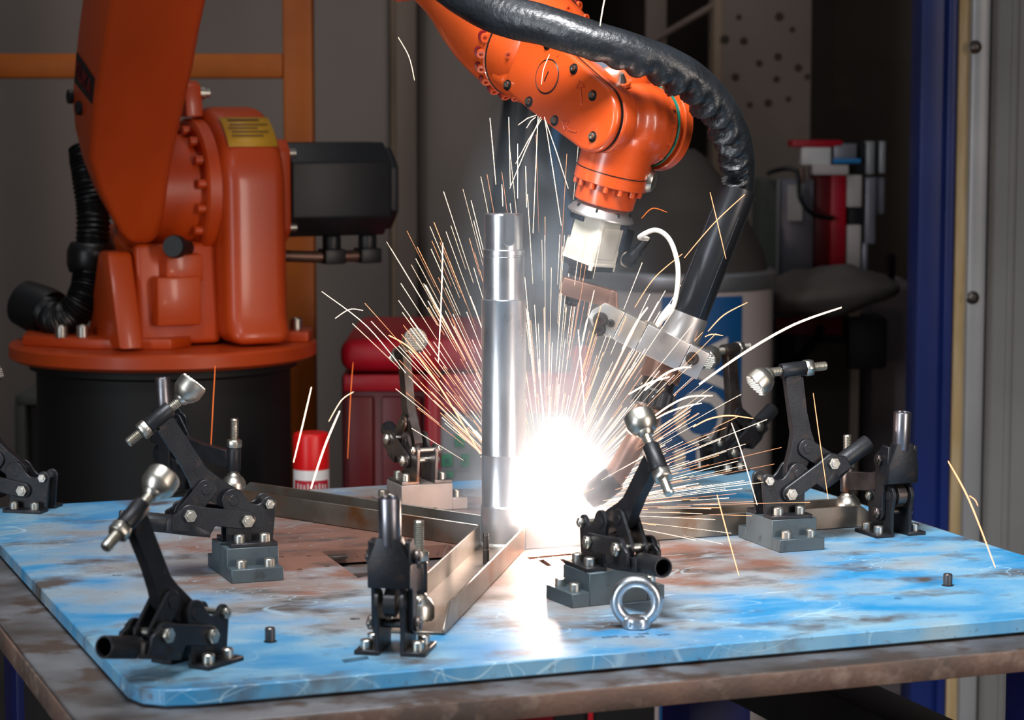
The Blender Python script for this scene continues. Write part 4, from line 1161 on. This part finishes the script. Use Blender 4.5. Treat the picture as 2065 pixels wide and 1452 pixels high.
bo = band.add(vs, fs).build('print_band', 'print_red', can)
for i in range(9):                                        # pale print, unreadable at this distance
    a = math.radians(-132 + 12 * i); c, s_ = math.cos(a), math.sin(a)
    MB().bb((-.0013, -.0002, -.0052 + .001 * (i % 2)), (.0016, .0002, .0052 - .0012 * (i % 3)), Matrix.Translation((.0305 * c, .0305 * s_, .108)) @ Matrix.Rotation(a + PI / 2, 4, 'Z')).build('print_mark', 'drum_white', bo)
# wire drum with blue band and dust hood
YD = 4.95
dc = D(1372, 700, YD + .2); dr = mm(186, YD + .2)
drum = empty('wire_drum', (dc.x, dc.y, 0), 'white welding-wire drum with a blue band and big white letters', 'drum')
zt = D(1372, 570, YD).z
MB().lathe([(dr - .01, 0), (dr, .01), (dr, zt - .01), (dr - .006, zt), (0, zt)], n=72).build('drum_body', 'drum_white', drum, ang=30)
MB().lathe([(dr + .003, zt - .022), (dr + .007, zt - .014), (dr + .007, zt + .010), (dr, zt + .016), (0, zt + .016)], n=72).build('lid_rim', 'drum_rim', drum, ang=30)
MB().lathe([(dr - .012, zt + .015), (dr - .02, zt + .05), (dr * .62, zt + .16), (dr * .28, zt + .25), (dr * .14, zt + .27), (0, zt + .27)], n=40).build('dust_hood', 'hood_grey', drum, ang=50)
vs = []; fs = []
for i in range(21):
    a = math.radians(-105.5 + (-54 + 105.5) * i / 20)
    for z in (.02, zt - .03): vs.append(((dr + .0015) * math.cos(a), (dr + .0015) * math.sin(a), z))
for i in range(20): fs.append((2 * i, 2 * i + 2, 2 * i + 3, 2 * i + 1))
db = MB().add(vs, fs).build('blue_band', 'drum_blue', drum)
tx = text_mesh('EOA', .150, .0, .004)
zc_ = D(1405, 832, YD).z; a0 = math.radians(-79)
bmx = bmesh.new(); bmx.from_mesh(tx); bmesh.ops.triangulate(bmx, faces=bmx.faces); bmesh.ops.subdivide_edges(bmx, edges=[e for e in bmx.edges if e.calc_length() > .02], cuts=3, use_grid_fill=True); bmx.to_mesh(tx); bmx.free()
for v in tx.vertices:
    ang = a0 + (-v.co.y) / dr
    v.co = V(((dr + .003) * math.cos(ang), (dr + .003) * math.sin(ang), zc_ + v.co.x))
link('lettering', tx, 'can_white', db)
# tooling rack with red columns at right
YE = 5.5
ra = thing('equipment_rack', foot(1660, 400, YE), 'upright rack of red columns, silver panels and white boxes at right', 'rack')
def rk(x0, y0, x1, y1, m_, name, dy=0, dep=.05, bev=.003):
    return slab(x0, y0, x1, y1, YE + dy, dep).build(name, m_, ra, bevel=bev)
rk(1530, 362, 1567, 900, 'green_grey', 'side_plate', .02, .18)
rk(1567, 362, 1573, 575, 'strip_grey', 'panel_edge', 0, .1)
rk(1573, 362, 1640, 575, 'steel_panel', 'silver_panel', .01, .1)
rk(1588, 372, 1618, 445, 'can_white', 'notice_sheet', .004, .004, 0)
rk(1640, 352, 1678, 545, 'red_dark', 'red_column', .03, .08)
rk(1676, 352, 1706, 545, 'red_machine', 'red_column', 0, .08)
rk(1598, 283, 1700, 297, 'red_machine', 'top_rail', .0, .1)
rk(1617, 297, 1676, 333, 'can_white', 'white_box', .0, .06)
rk(1640, 333, 1712, 353, 'drum_white', 'white_box', -.02, .06)
rk(1682, 290, 1728, 322, 'steel_panel', 'silver_bracket', .0, .05)
rk(1706, 288, 1750, 350, 'black_box', 'black_unit', .02, .08)
rk(1748, 285, 1764, 352, 'strip_grey', 'silver_column', 0, .05)
rk(1764, 285, 1774, 350, 'black_box', 'black_unit', .01, .05)
rk(1774, 285, 1786, 350, 'strip_grey', 'silver_column', 0, .05)
rk(1708, 353, 1738, 418, 'drum_white', 'white_box', .0, .06)
rk(1708, 418, 1740, 454, 'black_box', 'black_unit', .02, .06)
rk(1708, 454, 1736, 545, 'drum_white', 'white_box', .0, .06)
rk(1746, 358, 1766, 492, 'steel_panel', 'silver_bar', .0, .05)
rk(1764, 358, 1784, 432, 'steel_panel', 'silver_bar', .02, .05)
rk(1740, 490, 1750, 560, 'steel_panel', 'silver_bar', .0, .04)
a, b = D(1680, 325, YE - .01), D(1735, 325, YE - .01)
MB().cyl(a, b, mm(5, YE), n=12).build('blue_tube', 'pipe_blue', ra)
MB().tube(spline([D(1548, 352, YE), D(1556, 346, YE), D(1590, 340, YE - .02), D(1610, 352, YE - .03), D(1614, 400, YE - .04), D(1640, 432, YE - .04), D(1680, 440, YE - .02)]), mm(5, YE), 10).build('hose_loop', 'rubber', ra)
MB().tube([D(1616, 340, YE - .03), D(1618, 370, YE - .03)], mm(5, YE), 10).build('hose_end', 'copper_steel', ra)
# lower body carrying the rack: stands on the floor
slab(1540, 600, 1720, 1200, YE + .05, .3, True).build('lower_body', 'dark_machine', ra, bevel=.006)
slab(1545, 640, 1700, 676, YE + .02, .05).build('red_skirt', 'red_dark', ra, bevel=.004)
slab(1620, 690, 1716, 960, YE + .03, .05).build('grey_door', 'hood_grey', ra, bevel=.004)
slab(1712, 560, 1733, 1000, YE + .03, .1).build('grey_post', 'beige_dark', ra, bevel=.004)
MB().tube(spline([D(1490, 720, YE - .05), D(1540, 745, YE - .08), D(1600, 728, YE - .06), D(1640, 690, YE - .02), D(1655, 660, YE)]), mm(9, YE), 10).build('thick_cable', 'rubber', ra)
slab(1710, 640, 1790, 745, YE + .0, .12).build('black_motor', 'pedestal_black', ra, bevel=.01)
# grey sheet thrown over the front of the rack
vs = []; fs = []
cc_ = D(1640, 590, YE - .15); nx, ny = 40, 18
for i in range(ny + 1):
    th = PI * i / ny
    for k in range(nx):
        a = 2 * PI * k / nx
        x = math.cos(a) * math.sin(th); y = math.sin(a) * math.sin(th); z = math.cos(th)
        rx, ry, rz_ = mm(172, YE), .16, mm(44, YE)
        nn_ = noise.noise(V((x * 2.1, y * 1.7, z * 1.2 + 4))) * .55 + noise.noise(V((x * 6, y * 5, z * 5))) * .16 + .25 * max(0, 1 - abs(x - .35) * 3) * max(0, z)
        kx = 1 - .25 * max(0, z) * (1 if x < 0 else .6)
        vs.append(cc_ + V((x * rx * kx * (1 + .10 * nn_), y * ry, z * rz_ * (1 + nn_) + .03 * (x * .5) * 1.0)))
for i in range(ny):
    for k in range(nx): fs.append((i * nx + k, i * nx + (k + 1) % nx, (i + 1) * nx + (k + 1) % nx, (i + 1) * nx + k))
tag(MB().add(vs, fs).build('dust_cover', 'cloth', ang=180), 'bulky grey-brown dust cover lying at the foot of the silver panels', 'cover')
# pale pink cabinet beside the blue post
pk_ = thing('pale_cabinet', foot(1790, 800, 5.75), 'pale pinkish-grey cabinet between the rack and the blue post', 'cabinet')
slab(1735, 572, 1849, 1300, 5.75, .3, True).build('cabinet_body', 'pink_panel', pk_, bevel=.02, segs=3)
slab(1792, 512, 1806, 572, 5.8, .05).build('lever_grip', 'dark_steel', pk_, bevel=.006)
# crate with papers under the table, seen below its edge
cr = thing('paper_crate', foot(1240, 1430, 3.9), 'dark crate with a red corner and pale papers under the table', 'crate')
zc0 = D(1240, 1418, 3.9).z
slab(1120, 1428, 1320, 1500, 3.9, .25, True).build('crate_body', 'pedestal_black', cr)
slab(1186, 1421, 1196, 1470, 3.89, .02).build('red_corner', 'red_machine', cr)
a, b = D(1200, 1430, 3.92), D(1300, 1430, 3.92)
zz = D(1240, 1428, 3.9).z
for i in range(4):
    MB().bb((a.x + .004 * (i % 2), 3.91, zz + .0005 + i * .006), (b.x - .005 * (i % 3), 4.1, zz + .006 + i * .006)).build('paper_bundle', 'paper', cr)
# ------------------------------------------------------------------ the arc, its fume and the sparks
emis('arc_white', (1.0, .95, .92), 30)
emis('spark_white', (1.0, .74, .52), 4.5)
emis('spark_warm', (1.0, .42, .20), 3.2)
emis('spark_red', (1.0, .20, .04), 1.6)
arc = MB(); arc.ball(tuple(ARC), .010, 14, sq=(1, 1, 1.3))
tag(arc.build('welding_arc', 'arc_white', ang=180), 'blinding white welding arc at the foot of the shaft', 'arc')
def volume(name, density, color, emit, ecol, label, cat, prof, o, nscale, thr):
    m = bpy.data.materials.new(name); m.use_nodes = True; nt = m.node_tree; N = nt.nodes; L = nt.links
    N.remove(N['Principled BSDF'])
    vp = N.new('ShaderNodeVolumePrincipled')
    vp.inputs['Color'].default_value = color + (1,); vp.inputs['Anisotropy'].default_value = .1
    vp.inputs['Emission Color'].default_value = ecol + (1,)
    tc = N.new('ShaderNodeTexCoord')
    return m, vp, tc
def glow_material():
    """hot gas and fume: dense by the arc and thinning out with distance from it"""
    m = bpy.data.materials.new('arc_fume'); m.use_nodes = True; nt = m.node_tree; N = nt.nodes; L = nt.links
    N.remove(N['Principled BSDF'])
    vp = N.new('ShaderNodeVolumePrincipled')
    vp.inputs['Color'].default_value = (.72, .86, 1, 1); vp.inputs['Anisotropy'].default_value = 0.0
    tc = N.new('ShaderNodeTexCoord'); src = tc.outputs['Object']
    mp = N.new('ShaderNodeMapping'); mp.inputs['Scale'].default_value = (1, 1, .27); L.new(src, mp.inputs['Vector'])
    ln = N.new('ShaderNodeVectorMath'); ln.operation = 'LENGTH'; L.new(mp.outputs['Vector'], ln.inputs[0])
    def math_(op, a, b=None):
        n = N.new('ShaderNodeMath'); n.operation = op
        for i, x in enumerate((a, b)):
            if x is None: continue
            if isinstance(x, (int, float)): n.inputs[i].default_value = x
            else: L.new(x, n.inputs[i])
        return n.outputs[0]
    r = ln.outputs['Value']
    fall = N.new('ShaderNodeMapRange'); fall.inputs['From Min'].default_value = .17; fall.inputs['From Max'].default_value = 0.0
    fall.interpolation_type = 'SMOOTHSTEP'; L.new(r, fall.inputs['Value'])
    nz = N.new('ShaderNodeTexNoise'); nz.inputs['Scale'].default_value = 11; nz.inputs['Detail'].default_value = 4; nz.inputs['Distortion'].default_value = .8
    L.new(src, nz.inputs['Vector'])
    nr = N.new('ShaderNodeMapRange'); nr.inputs['From Min'].default_value = .38; nr.inputs['From Max'].default_value = .68; L.new(nz.outputs['Fac'], nr.inputs['Value'])
    den = math_('MULTIPLY', math_('MULTIPLY', fall.outputs['Result'], math_('ADD', nr.outputs['Result'], .25)), 7.0)
    L.new(den, vp.inputs['Density'])
    core = math_('POWER', math_('MAXIMUM', math_('SUBTRACT', 1.0, math_('MULTIPLY', r, 21.0)), 0.0), 2.0)
    L.new(math_('MULTIPLY', core, 22.0), vp.inputs['Emission Strength'])  # core emission stands for the arc's glare on the fume
    vp.inputs['Emission Color'].default_value = (1.0, .93, .90, 1)
    L.new(vp.outputs[0], nt.nodes['Material Output'].inputs['Volume'])
    MATS['arc_fume'] = m
glow_material()
fum = MB().lathe([(0, -.040), (.09, -.038), (.150, -.02), (.165, .05), (.16, .18), (.14, .34), (.10, .46), (.03, .54), (0, .545)], n=24)
fo = fum.build('weld_fume', 'arc_fume', ang=180)
fo.location = ARC + V((.012, .018, 0))
tag(fo, 'bright white welding fume rising round the arc beside the shaft', 'fume', kind='stuff')

# single sparks one can point at (image places give their direction, each has its own depth)
def spark(pts, Y, w, m_, label):
    p = spline([D(x, y, Y + (i * .012)) for i, (x, y) in enumerate(pts)], 6)
    r = [w * .0003 * (.45 + .55 * math.sin(PI * (.12 + .80 * i / (len(p) - 1)))) for i in range(len(p))]
    tag(MB().tube(p, r, 6).build('spark', m_, ang=180), label, 'spark', 'long single sparks')
SP = [
 ([(1410, 775), (1500, 712), (1600, 655), (1697, 620)], 2.70, 4.4, 'spark_white', 'longest thick spark arching up right past the torch bracket'),
 ([(1428, 668), (1460, 635), (1507, 610)], 2.72, 1.8, 'spark_warm', 'short orange spark right of the torch ferrule'),
 ([(1422, 679), (1436, 674), (1458, 677)], 2.72, 1.8, 'spark_warm', 'tiny orange spark just above the back right clamp foot'),
 ([(1300, 787), (1340, 755), (1372, 742), (1393, 741)], 2.70, 3.6, 'spark_white', 'thick white spark across the torch collar'),
 ([(1268, 795), (1310, 772), (1350, 760)], 2.70, 3.4, 'spark_white', 'thick white spark just under the one at the collar'),
 ([(1255, 705), (1270, 675), (1287, 645), (1306, 620)], 2.70, 3.6, 'spark_white', 'bright spark in front of the aluminium bracket bar'),
 ([(1308, 848), (1350, 818), (1390, 800), (1437, 798)], 2.70, 3.2, 'spark_white', 'upper of two thick sparks right of the ribbed nut'),
 ([(1298, 860), (1340, 835), (1380, 820), (1415, 813)], 2.70, 2.8, 'spark_white', 'lower of two thick sparks right of the ribbed nut'),
 ([(1398, 861), (1430, 845), (1470, 838), (1519, 844)], 2.72, 2.6, 'spark_warm', 'arched orange spark in front of the back right clamp'),
 ([(1475, 853), (1495, 910), (1527, 1018)], 2.75, 1.8, 'spark_white', 'straight spark falling left of the right-hand open clamp'),
 ([(1446, 998), (1465, 1070), (1490, 1160)], 2.66, 2.2, 'spark_warm', 'straight orange spark hitting the plate in front of the channel'),
 ([(1640, 793), (1652, 880), (1670, 1006)], 2.74, 1.4, 'spark_warm', 'thin straight spark crossing the right-hand clamp arm'),
 ([(1912, 930), (1955, 1010), (2007, 1144)], 2.55, 2.6, 'spark_warm', 'straight red-white spark at the far right edge'),
 ([(1955, 1000), (1966, 1008), (1972, 1020)], 2.55, 1.6, 'spark_warm', 'small branch of the spark at the far right edge'),
 ([(628, 781), (612, 850), (592, 932)], 3.4, 3.2, 'spark_white', 'straight bright spark left of the spray can'),
 ([(685, 829), (655, 900), (627, 985)], 3.35, 4.0, 'spark_white', 'thick bright spark across the spray can'),
 ([(712, 731), (707, 800), (701, 925)], 3.5, 1.6, 'spark_red', 'thin dark orange spark in front of the red machine'),
 ([(713, 790), (688, 808), (663, 850)], 3.4, 1.2, 'spark_white', 'curved thin spark above the spray can'),
 ([(434, 738), (430, 810), (425, 908)], 3.5, 1.8, 'spark_red', 'vertical orange spark in front of the black pedestal'),
 ([(649, 588), (740, 658), (818, 752)], 3.0, 1.6, 'spark_white', 'long straight spark flying left past the upright clamp'),
 ([(676, 642), (705, 624), (732, 626)], 3.0, 1.6, 'spark_white', 'small hooked spark crossing the long left-flying spark'),
 ([(784, 676), (830, 705), (880, 770), (930, 850), (968, 915)], 2.95, 3.2, 'spark_warm', 'broad orange spark passing the upright clamp foot'),
 ([(893, 490), (890, 600), (884, 730)], 2.8, 2.6, 'spark_white', 'upright bright streak left of the shaft'),
 ([(1294, 440), (1316, 420), (1345, 428)], 2.75, 1.6, 'spark_red', 'small red hooked spark below the robot flange'),
 ([(1432, 388), (1447, 450), (1464, 522)], 2.74, 1.4, 'spark_warm', 'thin spark crossing the black torch tube downward'),
 ([(1502, 392), (1440, 450), (1380, 520)], 2.74, 1.5, 'spark_warm', 'thin spark crossing the black torch tube upward'),
 ([(1376, 512), (1320, 560), (1280, 620)], 2.74, 1.4, 'spark_warm', 'thin slanting spark by the white cable'),
 ([(1221, -10), (1215, 20), (1210, 52)], 2.70, 2.2, 'spark_white', 'short spark above the black hose'),
 ([(803, 75), (825, 115), (836, 162)], 3.2, 1.0, 'spark_white', 'fine curved spark at upper left of the forearm'),
 ([(1108, 110), (1096, 140), (1092, 170)], 2.78, 1.2, 'spark_white', 'fine spark on the forearm cover'),
 ([(1090, 775), (1098, 850), (1108, 930)], 2.75, 2.0, 'spark_white', 'upright streak inside the white glow'),
 ([(1166, 665), (1174, 760), (1181, 865)], 2.78, 2.4, 'spark_white', 'upright streak right of the white glow'),
]
for a in SP: spark(*a)
# the shower: far too many to count
def ballistic(d, v, t0, t1, o):
    g = V((0, 0, -1.0))
    return [o + d * (v * t) + g * (.5 * t * t * 1.0) for t in (t0 + (t1 - t0) * k / 5 for k in range(6))]
sh1, sh2 = MB(), MB()
def put(d, v, t0, t1, w, warm):
    pts = ballistic(d, v, t0, t1, ARC)
    r = [w * (.35 + .65 * k / 5) for k in range(6)]
    if min(p.z for p in pts) < TOP + .002: return
    (sh2 if warm else sh1).tube(pts, r, 5, caps=False)
R2 = random.Random(21)
def fan(n, a_mu, a_sd, lmin, lmax, wmin, wmax, warm, vmin=2.0, vmax=4.0):
    for _ in range(n):
        a = math.radians(R2.gauss(a_mu, a_sd)); e = math.radians(R2.gauss(0, 26))
        d = V((math.sin(a) * math.cos(e), math.sin(e) * .8, math.cos(a) * math.cos(e))).normalized()
        if d.x < 0.02: d.y = max(.03, -d.x) * R2.uniform(.75, 1.7); d.normalize()      # the shaft screens the near side
        L0 = R2.uniform(.02, lmax * .75); ln = R2.uniform(lmin, .14)
        v = R2.uniform(vmin, vmax)
        put(d, v, L0 / v, (L0 + ln) / v, R2.uniform(wmin, wmax), R2.random() < warm)
fan(150, -27, 13, .03, .46, .00012, .00034, .35, 2.5, 4.5)
fan(60, 2, 6, .03, .46, .00012, .0003, .35, 2.5, 4.5)
fan(150, 28, 16, .02, .34, .00012, .00034, .5, 1.2, 2.6)
fan(95, 62, 13, .02, .25, .00012, .00032, .4, 1.4, 2.6)
fan(45, 82, 5, .02, .28, .00012, .0003, .35, 2.5, 3.5)
fan(40, -46, 7, .03, .28, .00012, .0003, .4, 2.5, 3.5)
for m_, nm, lb in ((sh1, 'spark_white', 'dense fan of thin white sparks spraying from the arc'), (sh2, 'spark_warm', 'thin orange sparks mixed into the fan round the arc')):
    tag(m_.build('spark_shower', nm, ang=180), lb, 'sparks', kind='stuff')
# rebounding sparks under the forearm
rb = MB()
for (x0, y0), (x1, y1) in (((1090, 236), (1028, 380)), ((1085, 235), (1075, 470)), ((1098, 236), (1132, 455)), ((1098, 238), (1146, 380)), ((1082, 232), (1045, 252)), ((1080, 236), (1062, 258)), ((1092, 240), (1040, 330)), ((988, 238), (1000, 372)), ((1026, 236), (1029, 374)), ((1044, 290), (1044, 400)), ((1060, 335), (1062, 418)), ((1012, 372), (1014, 416))):
    a, b = D(x0, y0, 2.84), D(x1, y1, 2.86); rb.tube([a, (a + b) / 2 + V((0, 0, .002)), b], [.0003, .00042, .00025], 5)
tag(rb.build('spark_spray', 'spark_white', ang=180), 'thin sparks rebounding below the robot forearm above the shaft', 'sparks', kind='stuff')
